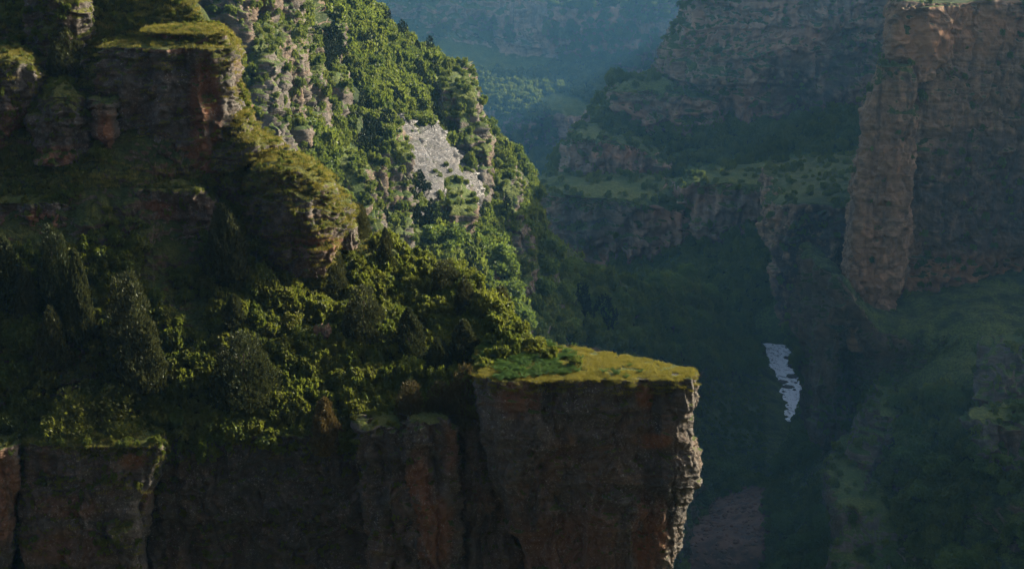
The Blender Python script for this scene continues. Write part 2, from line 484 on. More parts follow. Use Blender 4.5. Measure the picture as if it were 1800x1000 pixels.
# cliffs along the bottom
kp = dict(kn, big=.35, flute=.15, block=.13, block2=.08, block3=.05, strata=.07, strata2=.05)
tower('prow', [(669, 846, 1224), (684, 846, 1231), (702, 848, 1230), (722, 850, 1226), (742, 852, 1214), (780, 855, 1217), (812, 858, 1223), (832, 860, 1225), (860, 862, 1219), (885, 868, 1210), (910, 880, 1201), (950, 900, 1192), (1000, 925, 1180), (1100, 930, 1160), (1300, 930, 1140)],
      118.5, 11.5, M_NEAR, 'wedge', s=1.7, k=kp, seed=21, dome=.02, res=2.0, soil=.12,
      spots=dict(veg=[(1000, 655, 170, 22, .5)], bare=[(1000, 673, 90, 6, 1), (1130, 667, 60, 6, 1), (1190, 655, 30, 5, 1), (1080, 643, 40, 3, .8)], stain=[(905, 700, 50, 50, .7), (1135, 695, 16, 22, .9), (1150, 775, 30, 12, .9), (1135, 940, 22, 70, .9), (1160, 920, 14, 60, .9), (960, 960, 120, 70, .5)],
                 lichen=[(960, 690, 14, 60, 1), (1170, 880, 40, 40, .6), (1180, 680, 14, 30, .8), (1155, 715, 8, 40, .8)]), label='great grey rock prow with a flat grassy top above the gorge')
kf = dict(kn, big=.3, flute=.5)
tower('fluted_cliff', [(752, 640, 720), (800, 645, 742), (900, 650, 752), (1000, 660, 760), (1200, 660, 760)], 119.5, 9, M_NEAR, 'block', s=1.2, k=kf, seed=22, dome=.05, spots=dict(lichen=[(690, 800, 60, 50, .6), (665, 850, 20, 80, .7)]), label='dark fluted cliff face between the shadowed wall and the prow')
tower('fluted_pillar', [(745, 712, 790), (800, 706, 800), (850, 704, 806), (920, 704, 812), (1000, 700, 815), (1200, 700, 815)], 118.8, 8, M_NEAR, 'round', s=1.2, k=kf, seed=23, dome=.05, spots=dict(stain=[(735, 860, 30, 70, .9), (760, 920, 40, 60, .8), (790, 790, 18, 50, .6)], lichen=[(720, 930, 14, 60, 1), (770, 800, 18, 60, .7)]), label='orange stained rock pillar beside the prow')
tower('shadow_pillar', [(738, 800, 858), (800, 803, 866), (900, 806, 895), (1000, 808, 940), (1200, 808, 950)], 121.2, 8, M_NEAR, 'round', s=1.0, k=kf, seed=24, dome=.05, label='thin dark rock pillar in the cleft beside the prow')
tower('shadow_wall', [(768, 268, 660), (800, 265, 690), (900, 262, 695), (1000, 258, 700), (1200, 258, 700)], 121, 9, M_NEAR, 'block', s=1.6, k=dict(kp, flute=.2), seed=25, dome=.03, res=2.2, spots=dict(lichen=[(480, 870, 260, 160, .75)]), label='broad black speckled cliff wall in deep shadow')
tower('corner_block', [(786, 48, 280), (800, 45, 289), (822, 42, 278), (850, 42, 272), (880, 40, 246), (905, 40, 240), (950, 40, 244), (1000, 42, 240), (1200, 42, 240)], 116.8, 8, M_NEAR, 'corner', s=1.4, k=kp, seed=26, dome=.05, res=2.2,
      spots=dict(veg=[(190, 785, 110, 16, 1), (215, 935, 26, 30, .8)], stain=[(235, 810, 30, 20, .8), (120, 890, 60, 20, .5), (100, 970, 90, 40, .5)]), label='square rock block with a leafy bush on its top')
tower('corner_rib', [(795, 225, 291), (835, 222, 286), (870, 215, 276), (940, 218, 262), (1000, 218, 258), (1200, 218, 258)], 119, 6, M_NEAR, 'round', s=1.0, k=kp, seed=27, dome=.1, spots=dict(stain=[(245, 860, 30, 50, .7)]), label='leaning rock rib tucked behind the square block')
tower('side_block', [(790, -200, 26), (830, -200, 32), (880, -200, 28), (950, -200, 22), (1000, -200, 24), (1200, -200, 24)], 116.5, 8, M_NEAR, 'corner', s=1.4, k=kp, seed=28, dome=.05, spots=dict(stain=[(5, 880, 30, 90, .8)]), label='orange brown rock block at the dark crack')

# ------------------------------------------------------------------ ridge beyond the hill, running down to the valley floor
top2 = [(380, -200, 400), (520, -90, 430), (622, 2, 452), (700, 78, 460), (790, 135, 470), (835, 215, 455), (856, 300, 440), (903, 358, 430), (930, 410, 430), (985, 445, 450), (1075, 482, 490), (1165, 520, 550), (1262, 575, 610), (1345, 622, 650), (1420, 640, 720)]
bot2 = [(200, 60, 290), (350, 150, 295), (450, 280, 300), (530, 350, 305), (600, 430, 310), (680, 480, 315), (760, 520, 320), (820, 580, 325), (870, 640, 330), (960, 700, 345), (1080, 760, 375), (1190, 820, 420), (1290, 900, 440), (1350, 990, 435), (1400, 1000, 430)]
T = np.array([pt(*p) for p in top2]); B = np.array([pt(*p) for p in bot2])
T[-2:, 2] = np.minimum(T[-2:, 2], -204.5); T[-1] = T[-2] + np.array([14, 0, -3]); 
mid1 = T * .66 + B * .34; mid2 = T * .33 + B * .67
# river bank: pull the last columns to the water line
bank = [(1361, 628), (1372, 665), (1378, 690), (1395, 715)]
T[-2] = pt(1362, 622, 650); T[-2, 2] = -206.5; mid1[-2] = pt(1396, 688, 592); mid1[-2, 2] = -206.5; mid2[-2] = pt(1424, 738, 560); mid2[-2, 2] = -206.5; B[-2] = pt(1400, 860, 480)
mid1[-1] = mid1[-2] + np.array([14, 0, -4]); mid2[-1] = mid2[-2] + np.array([14, 0, -4]); B[-1] = B[-2] + np.array([20, 0, -6])
mid1[:9] += up * 3; mid2[:9] += up * 3
back = T + np.array([25, 60, -50]); back[-4:] = T[-4:] + np.array([10, 40, -6])
fr = B + np.array([0, -40, -45])
net('ridge', [W_(back), W_(T), W_(mid1), W_(mid2), W_(B), W_(fr)], M_MIDS, s=6, soil=2.2, res=2.6, seed=31, k=dict(big=.5, flute=.3, crack=.2, hump=3.0),
    spots=dict(veg=[(1290, 730, 60, 60, .8)], bare=[(560, 170, 14, 60, .6)]), label='wooded ridge falling from the crags to the valley floor')

def depth_at(name, px, py, rad=5, mode='front'):
    best = None
    for (P, N, c) in SURF[name]:
        u, v, d = proj(P)
        m = (np.hypot(u - px, v - py) < rad)
        if m.any():
            dd = np.where(m, P[..., 1], 1e9)
            j = np.unravel_index(np.argmin(dd), dd.shape)
            if best is None or P[j][1] < best[1]:
                best = P[j]
    if best is None and rad < 60:
        return depth_at(name, px, py, rad * 2)
    return best

km = dict(big=.5, flute=.55, strata=.18, strata2=.1, block=.22, block2=.1, fine=.14, crack=.16)
def crag(name, surf, lv, thick, label, plan='block', mat=None, s=4, seed=1, dome=.1, k=km, spots={}, off=-3, lean=0, tilt=.12, thin=False):
    """rock band set into a hillside: its foot and its top both meet the slope"""
    top, bt = lv[0], lv[-1]
    k = dict(k, big=.3)
    mx = (bt[1] + bt[2]) / 2
    y = depth_at(surf, mx, bt[0] - 4)[1] + off
    yt = depth_at(surf, (top[1] + top[2]) / 2, max(2, top[0]))[1]
    gap = max(0, min(70, yt - y)) if top[0] > 0 else 30
    lean = max(lean, .35 * gap)
    ft = bt[0]
    lv = [(l[0], l[1], l[2], lean * (ft - l[0]) / max(1, ft - top[0])) for l in lv]
    lv.append((lv[-1][0] + (lv[-1][0] - lv[0][0]) * .25 + 6, lv[-1][1], lv[-1][2], 0))
    return tower(name, lv, y, thick if thin else max(thick, .75 * gap + 12), mat or M_MIDR, plan, s=s, soil=.5, tilt=tilt, k=k, seed=seed, dome=min(dome, .15), spots=spots, label=label)
crag('ridge_crag', 'ridge', [(-60, 330, 420), (0, 340, 428), (40, 352, 430), (80, 395, 432)], 25, 'grey ribbed crag above the ridge, leftmost of the row', s=4, seed=41, lean=8)
crag('ridge_crag', 'ridge', [(-60, 420, 478), (0, 424, 478), (40, 428, 475), (78, 432, 462)], 25, 'grey ribbed crag above the ridge, second of the row', s=3.5, seed=42, lean=6)
crag('ridge_crag', 'ridge', [(-60, 474, 522), (0, 474, 521), (40, 482, 521), (62, 498, 518)], 25, 'brown ribbed crag above the ridge, last of the row by the dark spruce', s=3.5, seed=43, lean=6)
for i, (a, b_, t0, t1) in enumerate([(428, 452, 120, 215), (446, 472, 95, 238), (470, 500, 100, 255), (498, 526, 92, 235), (524, 545, 100, 210), (540, 560, 120, 232)]):
    crag('rock_rib', 'ridge', [(t0, a + 5, b_ - 5), (t0 + 20, a, b_), (t1 - 30, a + 4, b_ + 3), (t1, a + 8, b_ + 8)], 22, 'narrow upright rock rib on the green slope, number %s from the hill' % ['one', 'two', 'three', 'four', 'five', 'six'][i], s=3, seed=50 + i, dome=.8, off=-6, lean=12, spots=dict(veg=[(a + 10, t0, 22, 26, .8)]))
kw = dict(km, block=.34, block2=.22, strata=.2, flute=.5, fine=.2)
for (lv_, sd_, lab_) in (([(240, 674, 712), (275, 676, 735), (320, 700, 760), (368, 735, 784)], 60, 'wet pale crag glinting in the sun, leftmost of the three glinting ribs'),
                         ([(246, 724, 768), (280, 734, 785), (325, 762, 806), (376, 788, 824)], 59, 'wet pale crag glinting in the sun, middle of the three glinting ribs'),
                         ([(254, 778, 806), (285, 790, 822), (325, 812, 836), (372, 828, 844)], 58, 'wet pale crag glinting in the sun, rightmost of the three glinting ribs')):
    crag('wet_crag', 'ridge', lv_, 13, lab_, mat=M_WETR, plan='slant', s=2.6, seed=sd_, k=kw, lean=22, off=-9, dome=.02, tilt=.3, thin=True, spots=dict(lichen=[(706, 300, 8, 50, .8), (798, 350, 9, 50, .8)]))
crag('ridge_crag', 'ridge', [(160, 770, 815), (185, 765, 828), (220, 785, 834), (255, 800, 842)], 30, 'hazy grey crag at the end of the ridge crest', mat=M_MIDR, s=4, seed=61, lean=10, off=-6, spots=dict(veg=[(815, 170, 30, 30, .8)]))
crag('ridge_crag', 'ridge', [(262, 826, 846), (290, 824, 858), (338, 832, 860), (350, 836, 856)], 20, 'shaded crag below the end of the ridge crest', s=4, seed=62, lean=6, spots=dict(veg=[(850, 265, 14, 20, .9)]))
crag('ridge_crag', 'ridge', [(262, 672, 700), (285, 668, 716), (330, 672, 714), (352, 680, 712)], 20, 'dark crag left of the wet crag', s=3, seed=63, lean=8, spots=dict(veg=[(700, 270, 26, 14, .9)]))
crag('ridge_crag', 'ridge', [(362, 766, 810), (385, 762, 828), (415, 772, 829), (440, 790, 828)], 20, 'domed dark crag below the wet crag', s=3.5, seed=64, lean=6, spots=dict(veg=[(800, 368, 40, 12, .9)]))
crag('ridge_crag', 'ridge', [(268, 578, 600), (300, 580, 622), (340, 598, 640), (368, 612, 646)], 20, 'slanting mossy rock slab behind the mossy outcrop', s=3, seed=65, lean=14, spots=dict(veg=[(600, 280, 40, 30, .6)]))
crag('ridge_crag', 'ridge', [(335, 880, 900), (350, 876, 906), (385, 880, 908)], 18, 'small square crag on the lower ridge', s=3, seed=66, lean=4, spots=dict(veg=[(890, 336, 30, 10, 1)]))
crag('ridge_crag', 'ridge', [(400, 885, 910), (425, 885, 926), (462, 890, 935)], 18, 'dark overhanging crag on the lower ridge', s=3, seed=67, lean=4)
crag('ridge_crag', 'ridge', [(425, 690, 712), (445, 682, 716), (465, 684, 712)], 14, 'low crag at the foot of the shrubby gully', s=3, seed=68, lean=4)
crag('ridge_crag', 'ridge', [(62, 576, 598), (78, 574, 602), (90, 578, 602)], 10, 'lone reddish tooth of rock on the green ridge', s=2.5, seed=69, lean=3, dome=.8)

crag('ridge_crag', 'ridge', [(150, 577, 600), (170, 574, 606), (205, 576, 604)], 10, 'small grey rock knob on the green ridge right of the ribs', s=2.5, seed=44, lean=3)
crag('ridge_crag', 'ridge', [(300, 655, 670), (320, 650, 676), (352, 652, 674)], 10, 'thin grey rock fin left of the wet crag', s=2.5, seed=45, lean=3)
crag('ridge_crag', 'ridge', [(395, 640, 662), (415, 636, 668), (440, 640, 668)], 10, 'grey rock step just beyond the skyline juniper knob', s=2.5, seed=46, lean=3)
crag('ridge_crag', 'ridge', [(470, 905, 928), (485, 900, 935), (505, 902, 935)], 10, 'small crag in the woods at the foot of the ridge', s=2.5, seed=47, lean=3)
# ------------------------------------------------------------------ right wall
kwl = dict(big=.22, flute=.10, strata=.08, strata2=.07, block=.12, block2=.08, block3=.06, fine=.15, crack=.34)
tower('right_wall', [(8, 1572, 2300), (50, 1566, 2300), (120, 1566, 2300), (150, 1574, 2300), (300, 1580, 2300), (430, 1574, 2300), (480, 1552, 2300), (560, 1540, 2300), (700, 1540, 2300)], 424, 230, M_WALL, 'wall', splay=1.05, s=5, k=dict(kwl, pits_at=[(1690, 480, 130, 50, 1), (1780, 540, 60, 30, 1)]), seed=71, dome=.03, soil=1.2, res=2.2,
      spots=dict(lichen=[(1720, 330, 130, 110, .75), (1640, 560, 90, 60, .6), (1700, 430, 80, 20, .4)], veg=[(1680, 160, 100, 30, .5), (1700, 250, 120, 60, .35), (1640, 470, 40, 20, .6)], stain=[(1680, 60, 160, 40, .8), (1700, 490, 130, 40, .9)]), label='brown layered wall with honeycombed rock and a grassy rim')
tower('wall_buttress', [(14, 1566, 1660), (45, 1561, 1680), (96, 1560, 1680), (118, 1558, 1660), (145, 1555, 1640)], 420, 40, M_WALL, 'block', splay=1.0, s=5, k=kwl, seed=72, dome=.03, soil=1, spots=dict(stain=[(1620, 70, 60, 50, .9)], veg=[(1596, 45, 10, 20, 1)]), label='upper buttress of the brown wall')
tower('wall_pillar', [(118, 1546, 1600), (150, 1538, 1606), (200, 1522, 1606), (280, 1511, 1607), (330, 1499, 1605), (420, 1491, 1600), (470, 1489, 1592), (540, 1487, 1575), (560, 1490, 1570), (620, 1490, 1570)], 414, 40, M_WALL, 'block', splay=1.0, s=4.5, k=dict(kwl, big=.15), seed=73, dome=.06, soil=1, spots=dict(stain=[(1530, 450, 30, 110, .55), (1560, 300, 40, 90, .3)], veg=[(1570, 120, 50, 25, .9), (1590, 190, 40, 20, .7)]), label='tall orange brown pillar split from the wall by a crack')

# unseen massifs added right of the view to block sun from slopes and air
tower('shade_massif', [(-420, 3500, 6900), (-100, 3450, 6950), (100, 3450, 6950), (500, 3440, 6950), (900, 3440, 6950)], 235, 185, M_WALL, 'block', s=9, res=14, k=kwl, seed=76, dome=.1, soil=2, label='unseen brown massif added to shade the right slope')

tower('shade_massif', [(-1100, 3300, 9000), (-500, 3200, 9000), (100, 3200, 9000), (900, 3200, 9000)], 45, 62, M_WALL, 'block', s=9, res=14, k=kwl, seed=77, dome=.1, soil=2, label='unseen brown massif added to shade the air near the viewpoint')  # unseen mass added to keep sun off the air by the camera
tower('shade_massif', [(-165, 2060, 4000), (0, 2030, 4000), (300, 2030, 4000), (600, 2030, 4000)], 445, 420, M_WALL, 'wall', splay=1.0, s=34, res=34, k=kwl, seed=78, dome=.1, soil=2, label='unseen brown massif added behind the wall to shade the valley')  # unseen height added behind the wall, holds the sun off the valley
tower('shade_massif', [(-70, 1480, 3600), (0, 1470, 3600), (200, 1470, 3600), (400, 1470, 3600)], 1160, 1700, M_FAR, 'wall', s=34, res=34, k=kwl, seed=80, dome=.05, soil=3, splay=1.0, label='unseen brown massif added beyond the spur to shade the far wall')  # unseen mass added so the foot of the far wall stays shaded
def added_rim(name, x0, x1, y0, y1, z0, z1, label):
    A = np.array([[(x0, y1, z1), (x1, y1, z1)], [(x0, y0, z1), (x1, y0, z1)], [(x0, y0, z1 - 25), (x1, y0, z1 - 25)], [(x0, y0 + (8 if y0 < y1 else -8), z0), (x1, y0 + (8 if y0 < y1 else -8), z0)]], float)
    P = np.einsum('ar,rck,bc->abk', cr_weights(4, 90, lin=True), A, cr_weights(2, 120, lin=True))
    finish(name, P, False, M_HILL, 12, 3, kwl, 79, {}, False, None, label)
added_rim('sky_block_rim', -420, 420, -45, -260, -160, 125, 'unseen canyon side added behind the viewpoint to block sky light')  # added out of view to cut sky light on the near cliffs

# slope below the wall
R0 = [(1478, 552, 408), (1560, 578, 404), (1700, 556, 400), (1830, 530, 402), (2100, 490, 395), (2600, 470, 390)]
R1 = [(1435, 650, 490), (1530, 660, 420), (1660, 650, 388), (1800, 640, 368), (2100, 600, 350), (2600, 560, 350)]
R2 = [(1420, 735, 520), (1500, 740, 425), (1620, 740, 375), (1800, 750, 350), (2100, 720, 330), (2600, 700, 330)]
R3 = [(1375, 845, 465), (1470, 850, 405), (1600, 860, 358), (1800, 880, 330), (2100, 850, 300), (2600, 850, 300)]
R4 = [(1295, 1000, 425), (1430, 1000, 375), (1600, 1000, 340), (1800, 1020, 312), (2100, 1000, 280), (2600, 1000, 280)]
R5 = [(1200, 1250, 380), (1400, 1250, 340), (1600, 1250, 300), (1800, 1250, 270), (2100, 1250, 250), (2600, 1250, 240)]
rows = []
for r in (R0, R1, R2, R3, R4, R5):
    p0 = pt(*r[0])
    rows.append([('w', p0[0] * (1 + 45 / p0[1]) + 2, p0[1] + 45, min(-207, p0[2] - 30))] + [('w', *pt(*q)) for q in r])
bk = [('w', q[1], q[2] + 60, q[3] + 3) for q in rows[0]]
net('right_slope', [bk] + rows, M_MIDS, s=5, soil=2.0, res=2.6, seed=81, k=dict(big=.6, flute=.4, hump=3.5), spots=dict(veg=[(1640, 640, 130, 42, 1), (1710, 595, 80, 30, 1), (1530, 700, 70, 36, .9), (1560, 880, 70, 24, .9), (1720, 900, 60, 50, .6)], bare=[(1780, 660, 50, 60, 1), (1560, 640, 60, 30, .5)]), label='shadowed shrubby slope below the brown wall')
crag('slope_crag', 'right_slope', [(735, 1545, 1575), (765, 1530, 1580), (800, 1512, 1570), (845, 1506, 1530)], 20, 'grey rock rib on the shadowed slope', s=3.5, seed=91, lean=6)
crag('slope_crag', 'right_slope', [(738, 1705, 1800), (755, 1700, 1826), (800, 1728, 1836), (832, 1768, 1836)], 7, 'broad grey crag on the shadowed slope', s=3.5, seed=92, lean=8, thin=True, off=1)
crag('slope_crag', 'right_slope', [(885, 1470, 1520), (905, 1466, 1560), (960, 1468, 1600), (1010, 1470, 1640)], 25, 'brown bluff low on the shadowed slope', mat=M_MIDR, s=4, seed=93, lean=6, plan='block', spots=dict(veg=[(1500, 885, 40, 12, 1)]))
crag('slope_crag', 'right_slope', [(606, 1750, 1820), (630, 1734, 1850), (690, 1724, 1850), (718, 1730, 1850)], 7, 'reddish bluff beside the grassy strip below the wall', mat=M_MIDR, s=4, seed=94, lean=10, thin=True, off=1)
crag('slope_crag', 'right_slope', [(640, 1436, 1460), (665, 1432, 1480), (720, 1434, 1500), (748, 1432, 1500)], 25, 'brown bluff standing over the river bend', mat=M_MIDR, s=4, seed=95, lean=10, plan='block')

# ------------------------------------------------------------------ spur on the far side of the river
Q0 = [(1070, 205, 885), (1110, 190, 890), (1210, 195, 885), (1330, 210, 870), (1450, 228, 845), (1530, 250, 810), (1640, 270, 780)]
Q1 = [(985, 280, 850), (1030, 262, 845), (1130, 285, 830), (1250, 320, 800), (1350, 345, 765), (1450, 385, 725), (1540, 430, 700)]
Q2 = [(945, 380, 810), (985, 385, 800), (1080, 400, 780), (1200, 410, 765), (1300, 430, 735), (1380, 460, 700), (1520, 520, 670)]
Q3 = [(930, 440, 790), (975, 450, 780), (1070, 470, 755), (1170, 490, 730), (1270, 530, 690), (1360, 580, 665), (1450, 620, 650)]
Q4 = [(900, 520, 720), (960, 520, 720), (1060, 530, 715), (1150, 550, 700), (1250, 590, 665), (1350, 640, 644), (1420, 660, 644)]
rows = [[('w', *pt(*q)) for q in r] for r in (Q0, Q1, Q2, Q3, Q4)]
bk = [('w', q[1] + 5, q[2] + 60, q[3] + 15) for q in rows[0]]
fr = [('w', q[1], q[2] - 40, min(q[3], -206) - 4) for q in rows[-1]]
rows = [bk] + rows + [fr]
rows = [[('w', r[0][1] - 18, r[0][2] + 70, r[0][3] - 50)] + r for r in rows]
net('spur', rows, M_FARS, s=9, soil=3.0, res=2.8, seed=101, k=dict(big=.5, flute=.3, hump=6), spots=dict(veg=[(1300, 275, 120, 36, .55), (1430, 340, 80, 50, .5), (1330, 400, 60, 20, .5), (1100, 300, 60, 20, .4)]), label='green terraced spur across the river')
kfar = dict(big=.5, flute=.28, strata=.24, strata2=.16, block=.24, block2=.14, block3=.08, fine=.17, crack=.15)
tower('spur_cliff', [(-150, 1290, 2700), (-60, 1226, 2700), (0, 1222, 2700), (45, 1210, 2700), (90, 1180, 2700), (130, 1170, 2700), (200, 1180, 2700), (250, 1200, 2700), (300, 1220, 2700)], 862, 200, M_FAR, 'block', splay=1.1, s=9, k=kfar, seed=111, dome=.02, soil=2, res=2.2,
      spots=dict(veg=[(1250, 130, 60, 60, .45), (1310, 90, 40, 40, .35)], lichen=[(1390, 160, 60, 60, .8), (1480, 120, 40, 90, .7)], stain=[(1330, 60, 140, 60, .5), (1350, 180, 60, 40, .6)]), label='long banded cliff along the top of the spur')
tower('spur_cliff', [(162, 1088, 1190), (178, 1080, 1260), (200, 1081, 1270), (222, 1090, 1260), (250, 1110, 1250)], 858, 60, M_FAR, 'block', s=8, k=kfar, seed=112, dome=.25, soil=2, spots=dict(veg=[(1150, 140, 80, 30, 1)], stain=[(1110, 200, 30, 20, .6)]), label='short cliff step with a grassy shoulder on the spur')
tower('spur_cliff', [(245, 1010, 1060), (262, 1002, 1130), (290, 1000, 1160), (320, 985, 1166), (345, 978, 1160), (370, 975, 1150), (420, 975, 1140)], 812, 60, M_FAR, 'block', s=8, k=kfar, seed=113, dome=.15, soil=2, spots=dict(veg=[(1050, 235, 80, 18, 1), (1090, 330, 60, 14, .8), (1060, 352, 70, 14, .9)], stain=[(1080, 265, 50, 15, .7), (1130, 310, 40, 14, .7)]), label='overhung ochre cliff on the nose of the spur')
tower('spur_cliff', [(350, 940, 1180), (375, 938, 1280), (410, 940, 1300), (450, 975, 1300), (485, 1040, 1240), (500, 1070, 1200), (540, 1080, 1180)], 752, 90, M_FAR, 'round', s=8, k=kfar, seed=114, dome=.1, soil=2, spots=dict(veg=[(1060, 345, 120, 20, 1), (1010, 440, 50, 20, .8), (1230, 450, 40, 40, .6)], lichen=[(1020, 400, 100, 40, .6)], stain=[(1110, 470, 60, 20, .7), (1180, 370, 50, 30, .5)]), label='lowest cliff of the spur above the valley wood')
tower('spur_cliff', [(325, 1210, 1420), (345, 1200, 1440), (390, 1210, 1420), (430, 1230, 1380)], 742, 60, M_FAR, 'block', s=8, k=kfar, seed=115, dome=.1, soil=2, spots=dict(veg=[(1300, 330, 100, 14, .8)]), label='grey middle cliff of the spur beneath the grass')
tower('river_cliff', [(378, 1374, 2300), (420, 1368, 2300), (500, 1374, 2300), (580, 1390, 2300), (640, 1420, 2300), (690, 1432, 2300), (760, 1434, 2300)], 600, 150, M_WALL, 'corner', splay=1.0, s=7, k=kfar, seed=116, dome=.1, soil=2, spots=dict(lichen=[(1430, 480, 80, 140, 1)], stain=[(1395, 600, 16, 50, 1)], veg=[(1400, 340, 80, 20, .8), (1440, 420, 60, 50, .3)]), label='dark cliff dropping straight into the river')

# ------------------------------------------------------------------ far wall
cx = [300, 420, 560, 680, 800, 920, 1040, 1160, 1280, 1400, 1560]
def rowf(pys, Ys): return [(x, y, Y) for x, y, Y in zip(cx, pys, Ys)]
rows = [rowf([-190] * 11, [1290] * 11), rowf([-110] * 11, [1200] * 11),
        rowf([-40, -40, -40, -40, -30, -20, 0, 0, 0, 0, 0], [1150, 1150, 1140, 1130, 1130, 1130, 1128, 1130, 1130, 1130, 1130]),
        rowf([60, 60, 60, 60, 80, 95, 115, 130, 130, 130, 130], [1080, 1080, 1090, 1100, 1105, 1112, 1118, 1120, 1120, 1120, 1120]),
        rowf([195] * 5 + [198, 195, 195, 190, 190, 190], [1030] * 4 + [1040, 1045, 1055, 1060, 1060, 1060, 1060]),
        rowf([265] * 5 + [268, 262, 255, 255, 255, 255], [1022] * 4 + [1030, 1036, 1046, 1050, 1050, 1050, 1050]),
        rowf([370] * 11, [950] * 11), rowf([460] * 11, [890] * 11), rowf([560] * 11, [860] * 11)]
rows = [[('w', *(pt(*q) * np.array([1.9, 1.9, 1.9]))) for q in r] for r in rows]
net('far_wall', rows, M_FAR, s=20, soil=7, res=2.8, seed=121, k=dict(kfar, big=.7, strata=.3), spots=dict(veg=[(720, 60, 180, 90, .6), (780, 150, 250, 50, .6), (900, 330, 200, 50, .6), (980, 160, 60, 20, .4)], stain=[(1050, 60, 100, 50, .6)], bare=[(1060, 60, 120, 45, .5), (920, 225, 100, 25, .4)]), label='hazy stepped rock wall closing the canyon')

# ------------------------------------------------------------------ valley floor, scree, river, surroundings
def sheet(name, verts, mat, n=120, amp=.0, kind='structure', label=None):
    A = np.array(verts, float)
    P = np.einsum('ar,rck,bc->abk', cr_weights(A.shape[0], n, lin=True), A, cr_weights(A.shape[1], n, lin=True))
    if amp:
        p = P.reshape(-1, 3).astype(np.float32)
        P[..., 2] += amp * fbm(p * .15, 5, .6).reshape(P.shape[:2])
    z0 = np.zeros(P.shape[:2])
    o = grid_mesh(name, P, False, {'veg': z0, 'stain': z0, 'lichen': z0}, mat, False)
    o['kind'] = kind
    if label: o['label'] = label
    SURF.setdefault(name, []).append((P, -grid_normals(P, False), False))
    return o

b = NB('white_water')
foam = b.ramp(b.noise(.55, 8, .7, (1, .4, 1), 1.2), .36, .52)
wc = b.mix(foam, (.2, .22, .24), (.92, .93, .94))
bs = b.n('BsdfPrincipled')
b.put(bs.inputs['Base Color'], wc)
bs.inputs['Roughness'].default_value = .35
bp = b.n('Bump'); bp.inputs['Distance'].default_value = .8
b.put(bp.inputs['Height'], b.noise(.8, 6, .6, (1, .5, 1)))
b.t.links.new(bp.outputs[0], bs.inputs['Normal'])
b.t.links.new(bs.outputs[0], b.n('OutputMaterial').inputs[0])
M_WATER = b.m
RZ = -203.0
sheet('river', [[(60, 900, RZ), (190, 900, RZ)], [(60, 420, RZ), (190, 420, RZ)]], M_WATER, 200, .22, label='white rapids in the bottom of the gorge')
sheet('ground', [[(-3000, 4000, -505), (3000, 4000, -505)], [(-3000, -1500, -505), (3000, -1500, -505)]], M_FARS, 40, 2, label='canyon floor')

# bare scree in the gully below the prow
rows = [[(1290, 846, 446), (1318, 842, 446), (1345, 850, 444), (1385, 870, 446)],
        [(1195, 920, 424), (1270, 900, 424), (1345, 890, 422), (1390, 900, 424)],
        [(1120, 975, 404), (1230, 965, 402), (1330, 960, 399), (1370, 960, 404)],
        [(1050, 1100, 390), (1200, 1100, 388), (1330, 1090, 388), (1360, 1090, 392)],
        [(1000, 1300, 340), (1200, 1300, 340), (1330, 1290, 340), (1360, 1290, 345)]]
net('scree', rows, M_SCREE, s=4, soil=1.1, res=2.6, seed=131, cliff=0.0, label='bare brown scree fan in the gully')


# ------------------------------------------------------------------ air
def box_obj(name, lo, hi):
    v = [(x, y, z) for x in (lo[0], hi[0]) for y in (lo[1], hi[1]) for z in (lo[2], hi[2])]
    f = [(0, 1, 3, 2), (4, 6, 7, 5), (0, 4, 5, 1), (2, 3, 7, 6), (0, 2, 6, 4), (1, 5, 7, 3)]
    me = bpy.data.meshes.new(name)
    me.from_pydata(v, [], f)
    o = bpy.data.objects.new(name, me)
    COL.objects.link(o)
    return o
hz = box_obj('haze', (-3200, -1700, -515), (3200, 4200, 155))
hm = bpy.data.materials.new('haze_air')
hm.use_nodes = True
hm.node_tree.nodes.clear()
pv = hm.node_tree.nodes.new('ShaderNodeVolumePrincipled')
pv.inputs['Color'].default_value = (.22, .58, 1, 1)
pv.inputs['Density'].default_value = HAZE_DENSITY
pv.inputs['Anisotropy'].default_value = .35
ho = hm.node_tree.nodes.new('ShaderNodeOutputMaterial')
hm.node_tree.links.new(pv.outputs[0], ho.inputs['Volume'])
hz.data.materials.append(hm)
hz['kind'] = 'stuff'
hz['label'] = 'blue morning haze filling the canyon'
# ------------------------------------------------------------------ plants: meshes
def quads_mesh(name, C, D, S, mat, bend=None):
    """leaf blades: centre C, long half axis D, side half axis S"""
    n = len(C)
    up_ = np.cross(D, S)
    V = np.stack([C - D - .35 * S, C - .1 * D - S, C + D, C - .1 * D + S], 1).reshape(-1, 3)
    me = bpy.data.meshes.new(name)
    me.vertices.add(4 * n)
    me.vertices.foreach_set('co', V.reshape(-1).astype(np.float32))
    me.loops.add(4 * n)
    me.loops.foreach_set('vertex_index', np.arange(4 * n, dtype=np.int32))
    me.polygons.add(n)
    me.polygons.foreach_set('loop_start', np.arange(0, 4 * n, 4, dtype=np.int32))
    me.update(calc_edges=True)
    me.materials.append(mat)
    return me

def unit(v):
    return v / (np.linalg.norm(v, axis=-1, keepdims=True) + 1e-9)

def leaf_cloud(C, out, n_per, spread, ln, wd, rs, upw=.3, rnd=.8):
    """tufts of blades around the centres C growing along out"""
    m = len(C)
    c = np.repeat(C, n_per, 0) + rs.normal(0, 1, (m * n_per, 3)) * spread
    o = np.repeat(out, n_per, 0)
    d = unit(o + rs.normal(0, rnd, (m * n_per, 3)) + np.array([0, 0, upw]))
    s = unit(np.cross(d, rs.normal(0, 1, (m * n_per, 3))))
    k = rs.uniform(.6, 1.3, (m * n_per, 1))
    return c, d * ln * k, s * wd * k

